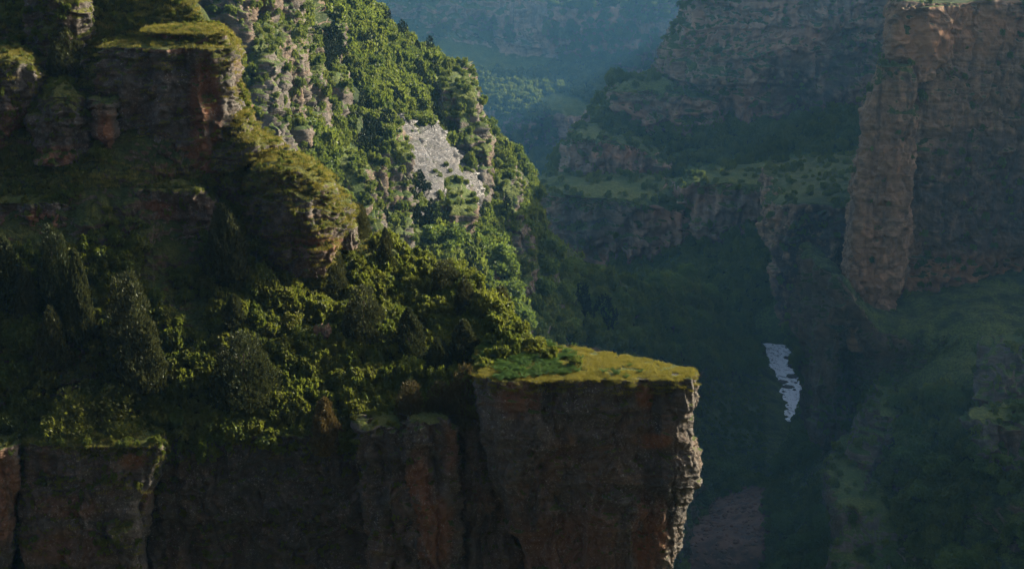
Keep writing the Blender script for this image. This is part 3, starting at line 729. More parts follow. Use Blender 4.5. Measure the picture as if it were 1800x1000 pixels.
def juniper_mesh(name, seed, spires, n, mat, leaf=.02, sharp=1.0):
    """unit height crown: spires = (x, y, base z, top z, radius)"""
    rs = np.random.RandomState(seed)
    Cs, Os = [], []
    tot = sum(r * (t - b_) for _, _, b_, t, r in spires)
    for (x, y, b_, t, r) in spires:
        m = int(n * r * (t - b_) / tot)
        h = rs.beta(1.1, 1.5, m)
        ang = rs.uniform(0, 2 * pi, m)
        lob = 1 + .22 * np.sin(ang * 3 + seed + h * 9) + .16 * np.sin(ang * 7 + h * 23 + seed)
        prof = np.minimum(1, (h / .14) ** .6) * (1 - h) ** (.62 * sharp) * 1.05
        rad = r * prof * lob * np.sqrt(rs.uniform(.35, 1, m)) + .004
        c = np.stack([x + rad * np.cos(ang), y + rad * np.sin(ang), b_ + (t - b_) * h], 1)
        o = np.stack([np.cos(ang), np.sin(ang), np.full(m, .9)], 1)
        Cs.append(c); Os.append(unit(o))
    C, O = np.concatenate(Cs), np.concatenate(Os)
    c, d, s = leaf_cloud(C, O, 7, .010, leaf, leaf * .33, rs, .5, .5)
    return quads_mesh(name, c, d, s, mat)

def bush_mesh(name, seed, n, mat, flat=.75, lobes=16, leaf=.045, per=7, low=0.0):
    """unit size shrub or broad crown: diameter about 1, resting on z = 0"""
    rs = np.random.RandomState(seed)
    L = []
    for i in range(lobes):
        a = rs.uniform(0, 2 * pi); r = .36 * math.sqrt(rs.uniform(0, 1))
        z = low + flat * (.18 + .5 * rs.uniform(0, 1) * (1 - (r / .5) ** 2))
        L.append((r * cos(a), r * sin(a), z, rs.uniform(.10, .21)))
    L = np.array(L)
    i = rs.choice(lobes, n, p=L[:, 3] ** 2 / (L[:, 3] ** 2).sum())
    v = unit(rs.normal(0, 1, (n, 3)) + np.array([0, 0, .35]))
    C = L[i, :3] + v * L[i, 3:4] * rs.uniform(.55, 1.1, (n, 1)) * np.array([1, 1, .8])
    C[:, 2] = np.abs(C[:, 2])
    c, d, s = leaf_cloud(C, v, per, .02, leaf * .5, leaf * .3, rs, .1, .9)
    return quads_mesh(name, c, d, s, mat)

def trunk_mesh(name, seed, h, r, branches=6, spread=.3):
    rs = np.random.RandomState(seed)
    V, Fc = [], []
    def tube(p0, p1, r0, r1, n=6):
        p0, p1 = np.array(p0), np.array(p1)
        pm = (p0 + p1) / 2 + rs.normal(0, .02, 3)
        a = unit(p1 - p0); b_ = unit(np.cross(a, [.3, .8, .1])); c = np.cross(a, b_)
        o = len(V)
        for p, r_ in ((p0, r0), (pm, (r0 + r1) / 2), (p1, r1)):
            for k in range(n):
                V.append(tuple(p + r_ * (b_ * cos(2 * pi * k / n) + c * sin(2 * pi * k / n))))
        for s_ in range(2):
            for k in range(n):
                q = o + s_ * n
                Fc.append((q + k, q + (k + 1) % n, q + n + (k + 1) % n, q + n + k))
    tube((0, 0, -.08), (0, 0, h * .45), r, r * .75)
    tube((0, 0, h * .45), (.02, 0, h), r * .75, r * .2)
    for i in range(branches):
        a = rs.uniform(0, 2 * pi); z = h * rs.uniform(.25, .8)
        tube((0, 0, z), (spread * cos(a), spread * sin(a), z + h * .25), r * .4, r * .12, 5)
    me = bpy.data.meshes.new(name)
    me.from_pydata(V, [], Fc)
    me.materials.append(M_BARK)
    return me

def normal(me):
    """scale a plant mesh to unit width and unit height"""
    n = len(me.vertices)
    v = np.zeros(n * 3, np.float32); me.vertices.foreach_get('co', v); v = v.reshape(-1, 3)
    wd = max(np.percentile(v[:, 0], 99) - np.percentile(v[:, 0], 1), np.percentile(v[:, 1], 99) - np.percentile(v[:, 1], 1))
    v[:, :2] /= wd
    v[:, 2] /= np.percentile(v[:, 2], 99.7)
    me.vertices.foreach_set('co', v.reshape(-1)); me.update()
    return me

BIGB = []
JUN = [juniper_mesh('crown', 1, [(0, 0, .02, 1, .36)], 2600, L_JUN, .022, 1.0),
       juniper_mesh('crown', 2, [(0, 0, .0, .97, .36), (.17, .06, 0, .80, .24), (-.16, -.05, 0, .86, .26)], 2900, L_JUN, .021, .9),
       juniper_mesh('crown', 3, [(0, .0, .0, 1, .25), (-.2, .0, 0, .97, .22), (.17, -.05, 0, .92, .24), (.28, 0, 0, .6, .2)], 3000, L_JUN, .020, .75),
       juniper_mesh('crown', 4, [(0, 0, 0, 1, .50), (.25, .05, 0, .72, .3), (-.25, -.05, 0, .75, .3)], 3200, L_JUN, .022, .62)]
JUNY = [juniper_mesh('crown', 5, [(0, 0, .0, 1, .30), (.22, 0, 0, .7, .2)], 2400, L_JUNY, .024, .95),
        juniper_mesh('crown', 6, [(0, 0, 0, 1, .48), (.2, 0, 0, .8, .34), (-.22, .03, 0, .7, .3)], 3000, L_JUNY, .022, .6)]
FARJ = [juniper_mesh('far_crown', 7, [(0, 0, .0, 1, .34)], 420, L_CON, .045, 1.0),
        juniper_mesh('far_crown', 8, [(0, 0, .0, 1, .42), (.15, 0, 0, .75, .3)], 460, L_CON, .045, .7)]
BUSH = [bush_mesh('bush', 20 + i, 420, L_BUSH, [.75, .6, .9, .7][i], 15, .085, 7) for i in range(4)]
BROAD = [bush_mesh('crown', 30 + i, 900, L_TREE, [1.0, .85, 1.1][i], 20, .065, 6, .12) for i in range(3)]
BIGB = [bush_mesh('bush', 80 + i, 1300, L_BUSH, [.8, .65][i], 24, .036, 7) for i in range(2)]
CLUMP = [bush_mesh('clump', 40 + i, 90, L_BUSH, .8, 7, .15, 6) for i in range(4)]
CLUMPB = [bush_mesh('clump', 50 + i, 170, L_BROAD, .75, 9, .11, 6) for i in range(4)]
TR_J = trunk_mesh('trunk', 1, .8, .03, 4, .15)
TR_B = trunk_mesh('trunk', 2, .55, .032, 7, .28)
def fern_mesh(name, seed, n=16):
    rs = np.random.RandomState(seed)
    C, D, S = [], [], []
    for i in range(n):
        a = rs.uniform(0, 2 * pi); tl = rs.uniform(.25, .5)
        for k in range(7):
            t = (k + 1) / 7
            p = np.array([cos(a) * t * tl, sin(a) * t * tl, .32 * math.sin(t * 2.2) + .02])
            for sg in (-1, 1):
                d = unit(np.array([cos(a) * .5 - sg * sin(a), sin(a) * .5 + sg * cos(a), -.25]))
                C.append(p + d * .06 * (1.2 - t)); D.append(d * .075 * (1.25 - t)); S.append(unit(np.cross(d, [0, .2, 1])) * .03 * (1.3 - t))
    return quads_mesh(name, np.array(C), np.array(D), np.array(S), L_FERN)
def grass_mesh(name, seed, n=60):
    rs = np.random.RandomState(seed)
    c = np.concatenate([rs.uniform(-.5, .5, (n, 2)), np.full((n, 1), .16)], 1)
    d = unit(np.concatenate([rs.normal(0, .35, (n, 2)), np.full((n, 1), 1.)], 1)) * rs.uniform(.12, .3, (n, 1))
    s = unit(np.cross(d, rs.normal(0, 1, (n, 3)))) * .018
    return quads_mesh(name, c, d, s, L_GRASS)
FERN = [fern_mesh('fern', 60 + i) for i in range(3)]
GRASS = [grass_mesh('tuft', 70 + i) for i in range(3)]
for m_ in JUN + JUNY + FARJ + BIGB + BUSH + BROAD + CLUMP + CLUMPB: normal(m_)


# ------------------------------------------------------------------ plants: placing
def tag(o, label, cat, group=None):
    o['label'] = label; o['category'] = cat
    if group: o['group'] = group

def plant(name, meshes, trunk, loc, h, wdt, label, cat, group=None, rz=None):
    """a tree as an Empty at its foot with crown and trunk"""
    root = bpy.data.objects.new(name, None)
    COL.objects.link(root)
    root.empty_display_size = .2
    root.location = loc
    root.rotation_euler = (0, 0, random.uniform(0, 6.28) if rz is None else rz)
    root.scale = (wdt, wdt, h)
    me = random.choice(meshes)
    c = bpy.data.objects.new('crown', me); c.parent = root; COL.objects.link(c)
    t = bpy.data.objects.new('trunk', trunk); t.parent = root; COL.objects.link(t)
    tag(root, label, cat, group)
    return root

def lone(name, meshes, loc, h, wdt, label, cat, group):
    o = bpy.data.objects.new(name, random.choice(meshes))
    COL.objects.link(o)
    o.location = loc; o.scale = (wdt, wdt, h)
    o.rotation_euler = (0, 0, random.uniform(0, 6.28))
    tag(o, label, cat, group)
    return o

PX = lambda p: p[1] / F * (CP * CP + SP * SP) * 1.0

def at(surf, px, py):
    p = depth_at(surf, px, py, 4)
    return p

def put(kind, surf, px, top, base, width, label, group=None, mesh=None):
    p = at(surf, px, base)
    d = p[1] * CP - p[2] * SP
    m = d / F
    h = (base - top) * m * 1.1
    wd = width * m
    loc = (p[0], p[1] - wd * .08, p[2] - .03 * h)
    if kind == 'juniper':
        i = mesh if mesh is not None else random.randrange(4)
        return plant('juniper_tree', [JUN[i]], TR_J, loc, h, wd, label, 'tree', group)
    if kind == 'young':
        i = mesh or 0
        return plant('juniper_tree', [JUNY[i]], TR_J, loc, h, wd, label, 'tree', group)
    if kind == 'bush':
        return plant('bush', BIGB if width > 60 else BUSH, TR_B, loc, h, wd, label, 'bush', group)
    if kind == 'broad':
        return plant('broadleaf_tree', BROAD, TR_B, loc, h, wd, label, 'tree', group)

NEARJ = [
 (400, 362, 482, 84, 1, 'tall dark juniper standing against the mossy outcrop'),
 (104, 408, 560, 84, 2, 'dark juniper under the stained outcrop at the left edge, tallest of the pair'),
 (148, 445, 600, 50, 0, 'narrow dark juniper just right of the tallest one by the stained outcrop'),
 (18, 412, 540, 70, 1, 'dark juniper cut by the left edge of the view'),
 (246, 488, 672, 112, 2, 'large many-topped olive juniper in the middle of the dark slope'),
 (436, 584, 708, 112, 3, 'broad domed dark juniper on the slope above the shadow wall'),
 (96, 538, 645, 56, 0, 'small dark juniper below the pair at the left edge'),
 (590, 434, 512, 52, 1, 'dark juniper at the foot of the mossy outcrop'),
 (642, 502, 596, 76, 3, 'rounded dark juniper among bright shrubs, nearest the small boulder'),
 (720, 540, 628, 60, 0, 'slim dark juniper among the bright shrubs'),
 (770, 592, 668, 54, 1, 'dark juniper just above the three cliff edge junipers'),
 (785, 455, 505, 56, 3, 'rounded juniper on the skyline of the hill, higher of two'),
 (816, 486, 552, 38, 1, 'juniper on the skyline of the hill, lower of two'),
 (878, 511, 660, 88, 1, 'largest dark juniper on the skyline beside the grassy prow'),
 (815, 560, 640, 62, 0, 'dark juniper with bare lower branches left of the largest skyline juniper'),
 (632, 356, 415, 42, 1, 'dark juniper on the knob at the end of the mossy outcrop'),
 (118, 48, 130, 62, 3, 'dark bushy juniper in the cleft by the round crag'),
 (680, 400, 470, 30, 0, 'thin juniper on the skyline below the knob'),
 (340, 205, 245, 20, 0, 'tiny dark juniper on the tall block'),
 (424, 152, 180, 18, 0, 'tiny juniper clinging to the corner of the tall block'),
 (415, 515, 570, 40, 0, 'small dark juniper in the shade left of the bright shrubs'),
 (50, 470, 560, 40, 1, 'dim juniper beside the left edge'),
 (860, 470, 505, 20, 0, 'tiny juniper tip on the hill skyline'),
]
for (px, t, b_, wd, mi, lab) in NEARJ:
    put('juniper', 'hill', px, t, b_, wd, lab, None, mi)
for (px, t, b_, wd, mi, lab) in [
 (724, 668, 750, 64, 1, 'yellowish juniper at the cliff edge, left of three'),
 (772, 670, 752, 56, 1, 'yellowish juniper at the cliff edge, middle of three'),
 (820, 645, 752, 72, 1, 'yellowish juniper at the cliff edge, right of three and next to the prow'),
 (577, 698, 786, 62, 0, 'small orange tinted juniper with two tips on the cliff edge')]:
    put('young', 'hill', px, t, b_, wd, lab, 'junipers on the cliff edge', mi)
NEARB = [(185, 682, 786, 165, 'largest bright leafy bush on top of the square block'), (125, 708, 782, 100, 'leafy bush left of the largest one on the square block'), (248, 735, 790, 74, 'bush hanging at the corner of the square block'),
 (382, 585, 608, 30, 'small bright round bush alone on the dark slope'), (488, 680, 714, 36, 'pale bush beside the broad domed juniper'), (725, 625, 670, 50, 'bright bush above the left cliff edge juniper'),
 (62, 565, 605, 50, 'dim bush beside the small juniper at the left'), (450, 470, 505, 28, 'bright bush beside the tallest dark juniper'), (930, 590, 626, 34, 'yellow green bush on the prow, next to the largest juniper'), (905, 580, 620, 30, 'thin bush at the back of the prow'),
 (900, 630, 668, 44, 'bush at the left end of the prow grass'), (770, 640, 690, 40, 'green bush between the cliff edge junipers'), (620, 640, 672, 44, 'dim green bush above the orange tinted juniper')]
for (px, t, b_, wd, lab) in [(942, 590, 618, 42, 'round green bush at the back of the prow, tallest there'), (966, 604, 627, 28, 'small bush at the back edge of the prow'), (1012, 622, 641, 24, 'tiny bush where the prow starts to narrow')]:
    put('bush', 'prow', px, t, b_, wd, lab)
for (px, t, b_, wd, lab) in NEARB:
    put('bush', 'hill', px, t, b_, wd, lab)

def inview(P, margin=60):
    u, v, d = proj(P)
    return (u > -margin) & (u < 1800 + margin) & (v > -margin) & (v < 1000 + margin)

ZB = np.full((190, 340), 1e9)
for nm_, lst in SURF.items():
    for (P_, N_, c_) in lst:
        u, v, d = proj(P_)
        iu, iv = ((u + 40) / 5.6).astype(int), ((v + 30) / 5.6).astype(int)
        ok = (iu >= 0) & (iu < 340) & (iv >= 0) & (iv < 190) & (P_[..., 1] > 20)
        np.minimum.at(ZB, (iv[ok], iu[ok]), d[ok])
def seen(P, tol=.03):
    u, v, d = proj(P)
    iu, iv = np.clip(((u + 40) / 5.6).astype(int), 0, 339), np.clip(((v + 30) / 5.6).astype(int), 0, 189)
    return d < ZB[iv, iu] * (1 + tol) + 2

def before_rock(u, v, P):
    """slope points that would stand in front of a rock face"""
    m = np.zeros(u.shape, bool)
    for (py, a, b_, Yf) in FACES:
        if Yf < 130 or py[0] > 900: continue
        l, r = np.interp(v, py, a), np.interp(v, py, b_)
        m |= (v > py[0] + 2) & (v < py[-2] + 2) & (u > l + 2) & (u < r - 2) & (P[..., 1] < Yf + (4 if Yf < 200 else 45))
    return m
def scatter(surf, n, cond, rs, nzmin=.3, margin=60):
    """n random ground points, even per square metre, that meet cond(u, v, P)"""
    out = []
    for (P, N, closed) in SURF[surf]:
        A = np.linalg.norm(np.cross(P[1:, :-1] - P[:-1, :-1], P[:-1, 1:] - P[:-1, :-1]), axis=2)
        u, v, d = proj(P[:-1, :-1])
        ok = (u > -margin) & (u < 1800 + margin) & (v > -margin) & (v < 1000 + margin) & (np.abs(N[:-1, :-1, 2]) > nzmin) & cond(u, v, P[:-1, :-1])
        if surf in ('hill', 'ridge', 'right_slope'):
            ok &= ~before_rock(u, v, P[:-1, :-1])
        A = A * np.where(seen(P[:-1, :-1]), 1.0, .12)
        out.append((P[:-1, :-1][ok], N[:-1, :-1][ok], A[ok]))
    P = np.concatenate([o[0] for o in out]); N = np.concatenate([o[1] for o in out]); A = np.concatenate([o[2] for o in out])
    if len(P) == 0:
        return np.zeros((0, 3)), np.zeros((0, 3))
    i = rs.choice(len(P), n, p=A / A.sum())
    return P[i], N[i]

EVERY = lambda u, v, P: np.ones(u.shape, bool)
def spread_field(P, sc, seed):
    return fbm(P.reshape(-1, 3) * sc + seed, 3).reshape(P.shape[:-1])

def group_scatter(name, meshes, pts, sizes, label, sq=(.7, 1.2)):
    """ground cover nobody could count: one object, instanced on its points"""
    n = len(pts)
    me = bpy.data.meshes.new(name)
    me.vertices.add(n)
    me.vertices.foreach_set('co', np.asarray(pts, np.float32).reshape(-1))
    me.update()
    rot = np.zeros((n, 3), np.float32); rot[:, 2] = RS.uniform(0, 6.28, n); rot[:, 0] = RS.normal(0, .15, n); rot[:, 1] = RS.normal(0, .15, n)
    scl = np.stack([sizes, sizes, sizes * RS.uniform(*sq, n)], 1).astype(np.float32)
    a = me.attributes.new('rot', 'FLOAT_VECTOR', 'POINT'); a.data.foreach_set('vector', rot.reshape(-1))
    a = me.attributes.new('scl', 'FLOAT_VECTOR', 'POINT'); a.data.foreach_set('vector', scl.reshape(-1))
    a = me.attributes.new('pick', 'INT', 'POINT'); a.data.foreach_set('value', RS.randint(0, len(meshes), n).astype(np.int32))
    o = bpy.data.objects.new(name, me)
    COL.objects.link(o)
    cc = bpy.data.collections.new(name + '_kinds')
    for m in meshes:
        cc.objects.link(bpy.data.objects.new(name + '_kind', m))
    g = bpy.data.node_groups.new(name + '_spread', 'GeometryNodeTree')
    g.interface.new_socket('Geometry', in_out='INPUT', socket_type='NodeSocketGeometry')
    g.interface.new_socket('Geometry', in_out='OUTPUT', socket_type='NodeSocketGeometry')
    gi, go = g.nodes.new('NodeGroupInput'), g.nodes.new('NodeGroupOutput')
    ci = g.nodes.new('GeometryNodeCollectionInfo')
    ci.inputs['Collection'].default_value = cc
    ci.inputs['Separate Children'].default_value = True
    ci.inputs['Reset Children'].default_value = True
    ip = g.nodes.new('GeometryNodeInstanceOnPoints')
    ip.inputs['Pick Instance'].default_value = True
    def na(nm, t):
        x = g.nodes.new('GeometryNodeInputNamedAttribute'); x.data_type = t
        x.inputs['Name'].default_value = nm
        return x.outputs['Attribute']
    L = g.links.new
    L(gi.outputs[0], ip.inputs['Points']); L(ci.outputs[0], ip.inputs['Instance'])
    L(na('pick', 'INT'), ip.inputs['Instance Index']); L(na('rot', 'FLOAT_VECTOR'), ip.inputs['Rotation']); L(na('scl', 'FLOAT_VECTOR'), ip.inputs['Scale'])
    L(ip.outputs[0], go.inputs[0])
    md = o.modifiers.new('spread', 'NODES'); md.node_group = g
    o['kind'] = 'stuff'; o['label'] = label
    return o

rs = np.random.RandomState(5)
# hill undergrowth
def hill_cond(u, v, P):
    f = spread_field(P, .12, 3)
    return (f > -.35) & ~((u > 860) & (v > 600))
p, n_ = scatter('hill', 9000, hill_cond, rs)
group_scatter('undergrowth', CLUMP, p - np.array([0, 0, .12]), (.4 + 1.5 * rs.uniform(0, 1, len(p)) ** 2) * np.where(proj(p)[1] < 430, .6, 1), 'low shrubs and weeds covering the near hillside')
# bright leafy bushes of the hill
def hill_bush(u, v, P):
    return (u > 430) & (u < 900) & (v > 405) & (v < 735) & (spread_field(P, .2, 8) > -.3)
p, n_ = scatter('hill', 160, hill_bush, rs)
for q in p:
    h = random.uniform(.9, 2.3)
    u, v, d = proj(np.array(q))
    where = 'below the mossy outcrop' if u < 620 else ('near the skyline junipers' if u > 740 and v < 600 else 'among the dark junipers of the lower slope')
    plant('bush', BUSH, TR_B, (q[0], q[1], q[2] - .1), h, h * random.uniform(1.0, 1.4), 'leafy green bush on the near hillside %s' % where, 'bush', 'bushes on the near hillside')
p, n_ = scatter('hill', 45, lambda u, v, P: (u < 440) & (v > 440) & (v < 770), rs)
for q in p:
    h = random.uniform(.9, 1.9)
    plant('bush', BUSH, TR_B, (q[0], q[1], q[2] - .1), h, h * random.uniform(1.0, 1.4), 'dim green bush in the shaded left part of the near hillside', 'bush', 'bushes in the shade of the hillside')
# mossy tops of the near rocks
for nm, num, sz, lo in (('upper_cliff', 250, (.25, .6), .75), ('cliff_cap', 350, (.25, .6), .65), ('cliff_toe', 250, (.25, .6), .5), ('round_crag', 300, (.3, .8), .5), ('low_crag', 200, (.3, .7), .5), ('back_crag', 250, (.4, 1.0), .4),
                         ('lower_outcrop', 500, (.2, .6), .6), ('outcrop_lip', 60, (.2, .4), .5), ('middle_outcrop', 150, (.3, .7), .5), ('side_outcrop', 150, (.3, .7), .5), ('corner_block', 500, (.3, .9), .6), ('corner_rib', 60, (.3, .6), .5), ('side_block', 120, (.3, .7), .6), ('fluted_cliff', 120, (.3, .8), .6), ('shadow_wall', 350, (.3, .9), .6)):
    p, n_ = scatter(nm, num, EVERY, rs, lo)
    if len(p):
        group_scatter('ground_cover', CLUMP, p - np.array([0, 0, .08]), rs.uniform(*sz, len(p)), 'low growth on top of the %s' % nm.replace('_', ' '))
# grass and ferns
p, n_ = scatter('prow', 6500, lambda u, v, P: (spread_field(P, .9, 14) > -.35) & (P[..., 2] > -41.2), rs, .6)
group_scatter('grass', GRASS, p - np.array([0, 0, .06]), rs.uniform(.3, .8, len(p)), 'sunlit yellow green grass on the flat top of the prow', (.5, 1.0))
p, n_ = scatter('prow', 800, lambda u, v, P: (u < 985 + 70 * spread_field(P, .6, 9)) & (v < 672 - .10 * np.maximum(0, u - 860)) & (spread_field(P, .5, 4) > -.4), rs, .7)
group_scatter('ferns', FERN, p, rs.uniform(.7, 1.3, len(p)), 'bright green ferns on the left part of the prow')
for (x, y, wd) in [(1085, 655, 34), (1062, 652, 22), (1125, 652, 20), (1015, 650, 26), (1100, 662, 20), (1105, 641, 16), (1020, 628, 20)]:
    p = depth_at('prow', x, y, 3)
    lone('weed_tuft', FERN, (p[0], p[1], p[2] - .05), wd * .05 * 1.1, wd * .055 * 1.1, 'low green leafy tuft on the open grass of the prow', 'plant', 'green tufts on the prow')
p, n_ = scatter('hill', 3000, lambda u, v, P: (v < 330) | ((u > 470) & (u < 640) & (v < 440)), rs, .4)
group_scatter('grass', GRASS, p, rs.uniform(.6, 1.4, len(p)), 'mossy grass on the upper part of the near hill', (.5, 1.0))
for nm, num in (('cliff_cap', 1800), ('upper_cliff', 900), ('cliff_toe', 600), ('lower_outcrop', 1200), ('round_crag', 600), ('corner_block', 500)):
    p, n_ = scatter(nm, num, EVERY, rs, .55)
    group_scatter('grass', GRASS, p, rs.uniform(.5, 1.1, len(p)), 'sunlit grass on the %s' % nm.replace('_', ' '), (.5, 1.0))

# ridge: conifers, bushes, scrub
RJ = [(741, 118, 140, 18), (762, 108, 138, 22), (776, 116, 142, 18), (788, 130, 152, 14), (746, 110, 135, 16), (526, 40, 88, 26), (632, 34, 56, 26), (690, 52, 74, 22), (668, 40, 60, 16), (640, 232, 275, 30), (655, 205, 262, 26), (684, 200, 250, 34), (668, 210, 245, 24),
      (702, 158, 190, 18), (716, 160, 188, 16), (745, 172, 205, 20), (766, 180, 222, 18), (778, 186, 224, 16), (602, 162, 195, 20), (626, 178, 205, 22), (652, 180, 212, 24), (535, 210, 262, 34), (560, 150, 190, 22), (585, 75, 100, 26), (630, 88, 112, 22), (700, 92, 118, 20), (705, 118, 140, 24),
      (605, 62, 95, 22), (570, 105, 135, 24), (612, 100, 128, 22), (740, 300, 345, 30), (755, 320, 355, 26), (890, 345, 380, 20), (1020, 500, 560, 40), (1060, 520, 572, 40), (830, 440, 510, 30), (845, 470, 530, 32), (800, 400, 452, 24), (870, 390, 420, 18), (640, 60, 80, 16), (655, 72, 92, 18), (690, 180, 206, 18)]
for (x, t, b_, wd) in RJ:
    p = at('ridge', x, b_)
    m = (p[1] * CP - p[2] * SP) / F
    lone('conifer', FARJ, (p[0], p[1] - 2, p[2] - .3), (b_ - t) * m * 1.2, wd * m * 1.15, 'dark conifer on the ridge beyond the near hill', 'tree', 'dark conifers on the ridge')
p, n_ = scatter('ridge', 46, lambda u, v, P: (u > 520) & (u < 860) & (v > 20) & (v < 450), rs)
for q in p:
    h = random.uniform(5, 9.5)
    lone('conifer', FARJ, (q[0], q[1], q[2] - .3), h, h * random.uniform(.42, .6), 'dark conifer scattered on the sunlit part of the ridge', 'tree', 'dark conifers scattered over the ridge')
def ridge_up(u, v, P):
    return (v < 470 + .0 * u) & (u < 960) & (spread_field(P, .03, 2) > -.4)
p, n_ = scatter('ridge', 130, ridge_up, rs)
for q in p:
    h = random.uniform(3.5, 6.5)
    lone('shrub', CLUMPB, (q[0], q[1], q[2] - .5), h, h * random.uniform(1.0, 1.5), 'sunlit round shrub on the green ridge', 'shrub', 'shrubs on the green ridge')
p, n_ = scatter('ridge', 6500, ridge_up, rs)
group_scatter('scrub', CLUMPB, p - np.array([0, 0, .5]), 1.0 + 4.2 * rs.uniform(0, 1, len(p)) ** 2.2, 'dense green scrub covering the ridge')
def ridge_low(u, v, P):
    return ((v > 430) | (u > 900)) & ~((u > 1335) & (v > 600)) & ~((u > 1225) & (u < 1345) & (v > 660) & (v < 820)) & (P[..., 2] > -198) & ~((v > 850) & (u > 1190) & (u < 1380))
p, n_ = scatter('ridge', 130, ridge_low, rs)
for q in p:
    h = random.uniform(5, 9)
    plant('broadleaf_tree', BROAD, TR_B, (q[0], q[1], q[2] - .4), h, h * random.uniform(.9, 1.3), 'rounded green tree in the wooded valley below the ridge', 'tree', 'broadleaf trees in the valley')
p, n_ = scatter('ridge', 2300, ridge_low, rs)
group_scatter('valley_woods', CLUMPB, p - np.array([0, 0, .5]), 1.2 + 6 * rs.uniform(0, 1, len(p)) ** 1.6, 'dense shrubs filling the wooded valley')
p, n_ = scatter('ridge', 700, lambda u, v, P: (u > 1225) & (u < 1345) & (v > 660) & (v < 820), rs)
group_scatter('meadow_shrubs', CLUMPB, p - np.array([0, 0, .4]), rs.uniform(.8, 2.2, len(p)), 'low shrubs on the meadow beside the river')
# right slope
def slope_c(u, v, P):
    open_ = np.zeros(u.shape, bool)
    for (x, y, rx, ry) in ((1640, 640, 130, 42), (1710, 595, 80, 30), (1530, 700, 70, 36), (1560, 880, 70, 24)):
        open_ |= ((u - x) / rx) ** 2 + ((v - y) / ry) ** 2 < .8
    return (spread_field(P, .03, 12) > -.4) & (~open_ | (spread_field(P, .12, 6) > .35))
p, n_ = scatter('right_slope', 120, lambda u, v, P: slope_c(u, v, P) & (v > 660), rs)
for q in p:
    h = random.uniform(3.5, 8)
    plant('broadleaf_tree', BROAD, TR_B, (q[0], q[1], q[2] - .4), h, h * random.uniform(.9, 1.4), 'dark green tree on the shadowed slope below the brown wall', 'tree', 'trees on the shadowed slope')
p, n_ = scatter('right_slope', 4200, slope_c, rs)
group_scatter('slope_scrub', CLUMPB, p - np.array([0, 0, .4]), 1.0 + 3.6 * rs.uniform(0, 1, len(p)) ** 1.6, 'dark scrub on the shadowed slope')
# spur and far wall
p, n_ = scatter('spur', 3800, lambda u, v, P: spread_field(P, .015, 21) > -.6, rs)
group_scatter('spur_scrub', CLUMPB, p - np.array([0, 0, .6]), 1.5 + 6.5 * rs.uniform(0, 1, len(p)) ** 1.8, 'scrub on the terraces of the spur')
p, n_ = scatter('far_wall', 5000, lambda u, v, P: spread_field(P, .01, 25) > -.2, rs, .4)
group_scatter('far_woods', CLUMPB, p - np.array([0, 0, .8]), rs.uniform(5, 13.0, len(p)), 'hazy woods on the far slopes')
for nm, num, sz in (('right_wall', 500, (1, 3.0)), ('wall_pillar', 60, (1, 3)), ('spur_cliff', 900, (2, 5)), ('ridge_crag', 900, (1, 3)), ('rock_rib', 300, (1, 3)), ('wet_crag', 36, (.8, 2)), ('river_cliff', 300, (1.5, 4)), ('slope_crag', 300, (1, 3))):
    p, n_ = scatter(nm, num, EVERY, rs, .5)
    if len(p):
        group_scatter('ledge_scrub', CLUMPB, p - np.array([0, 0, .4]), rs.uniform(*sz, len(p)), 'scrub growing on ledges of the %s' % nm.replace('_', ' '))

# ------------------------------------------------------------------ boulders
def boulder(loc, r, mat, label, seed, group=None, name='boulder', sq=(1, 1, .8)):
    import bmesh
    bm = bmesh.new()
    bmesh.ops.create_icosphere(bm, subdivisions=4, radius=1)
    V = np.array([v.co for v in bm.verts], np.float32)
    d = 1 + .35 * fbm(V * .9 + seed, 3) + .12 * cells(V * 1.6 + seed) + .08 * fbm(V * 4 + seed, 3)
    V = V * d[:, None] * np.array(sq) * r
    for v, c in zip(bm.verts, V): v.co = c
    me = bpy.data.meshes.new(name)
    bm.to_mesh(me); bm.free()
    me.materials.append(mat)
    o = bpy.data.objects.new(name, me)
    COL.objects.link(o); o.location = loc
    tag(o, label, 'boulder', group)
p = at('hill', 569, 598); boulder((p[0], p[1], p[2] + .8), 1.1, M_WALL, 'reddish boulder lying among shrubs on the near hillside', 3, sq=(.7, .8, 1.1))
p = at('hill', 395, 610); boulder((p[0], p[1], p[2] + .2), .7, M_NEAR, 'small grey boulder on the dark slope', 4)
M_DARK = plain_mat('wet_boulder', (.03, .03, .03), (.06, .055, .05), .5, .5)
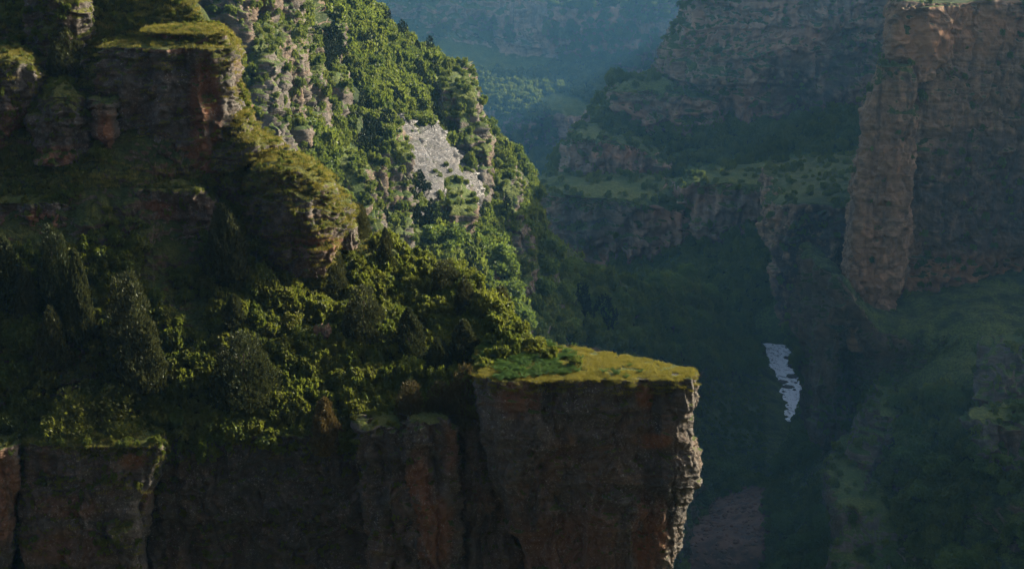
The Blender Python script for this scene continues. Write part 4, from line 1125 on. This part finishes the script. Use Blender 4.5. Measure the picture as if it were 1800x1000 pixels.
for i, (x, y, r, sq, lab) in enumerate([(1396, 643, 3.2, (1.2, 1, 1), 'largest dark boulder splitting the white rapids'), (1391, 662, 1.9, (1.3, 1, .5), 'flat dark boulder below the largest one in the rapids'), (1383, 680, 1.8, (1.3, 1, .5), 'dark slab at the bank of the rapids'), (1384, 630, 1.6, (1, 1, .7), 'small dark rock at the head of the rapids'), (1412, 690, 2.2, (1, 1, .8), 'dark rock under the bluff beside the rapids'), (1372, 672, 2.0, (1.4, 1, .5), 'low dark rock at the tree side of the rapids')]):
    Y = RZ / zof(y, 1.0)
    boulder((xof(x, Y, RZ), Y, RZ), r, M_DARK, lab, 20 + i, 'boulders in the river', sq=sq)

# loose stones on the scree
STONE = []
import bmesh
for i in range(3):
    bm = bmesh.new(); bmesh.ops.create_icosphere(bm, subdivisions=1, radius=.5)
    for v in bm.verts: v.co *= random.uniform(.7, 1.2); v.co.z *= .7
    me = bpy.data.meshes.new('stone'); bm.to_mesh(me); bm.free(); me.materials.append(M_SCREE); STONE.append(me)
p, n_ = scatter('scree', 1600, EVERY, rs)
group_scatter('rubble', STONE, p, .3 + 2.6 * rs.uniform(0, 1, len(p)) ** 5, 'loose stones on the scree fan')
P_ = SURF['scree'][0][0]
e_ = np.concatenate([P_[:, 2:10].reshape(-1, 3), P_[:, -12:-2].reshape(-1, 3), P_[:10].reshape(-1, 3)])
e_ = e_[rs.choice(len(e_), 420)] + rs.normal(0, 1.2, (420, 3)) * np.array([1, 1, 0])
group_scatter('scrub', CLUMPB, e_ - np.array([0, 0, .4]), rs.uniform(1.2, 3.6, 420), 'green scrub creeping in at the edges of the scree')
p, n_ = scatter('scree', 260, lambda u, v, P: (v < 905 - .42 * (u - 1200)) | (u > 1345), rs)
if len(p): group_scatter('scrub', CLUMPB, p - np.array([0, 0, .3]), rs.uniform(1.2, 3.2, len(p)), 'bright scrub along the upper lip of the scree')

p, n_ = scatter('river', 70, lambda u, v, P: (u > 1330) & (u < 1440) & (v > 600) & (v < 760), rs)
STW = []
for m_ in STONE:
    m2 = m_.copy(); m2.materials.clear(); m2.materials.append(M_DARK); STW.append(m2)
group_scatter('river_stones', STW, p, .4 + 1.6 * rs.uniform(0, 1, len(p)) ** 3, 'dark stones breaking the white water')
p, n_ = scatter('prow', 70, lambda u, v, P: P[..., 2] > -41, rs, .6)
STN = []
for m_ in STONE:
    m2 = m_.copy(); m2.materials.clear(); m2.materials.append(M_NEAR); STN.append(m2)
group_scatter('pebbles', STN, p, .1 + .35 * rs.uniform(0, 1, len(p)) ** 2, 'loose stones in the grass of the prow')
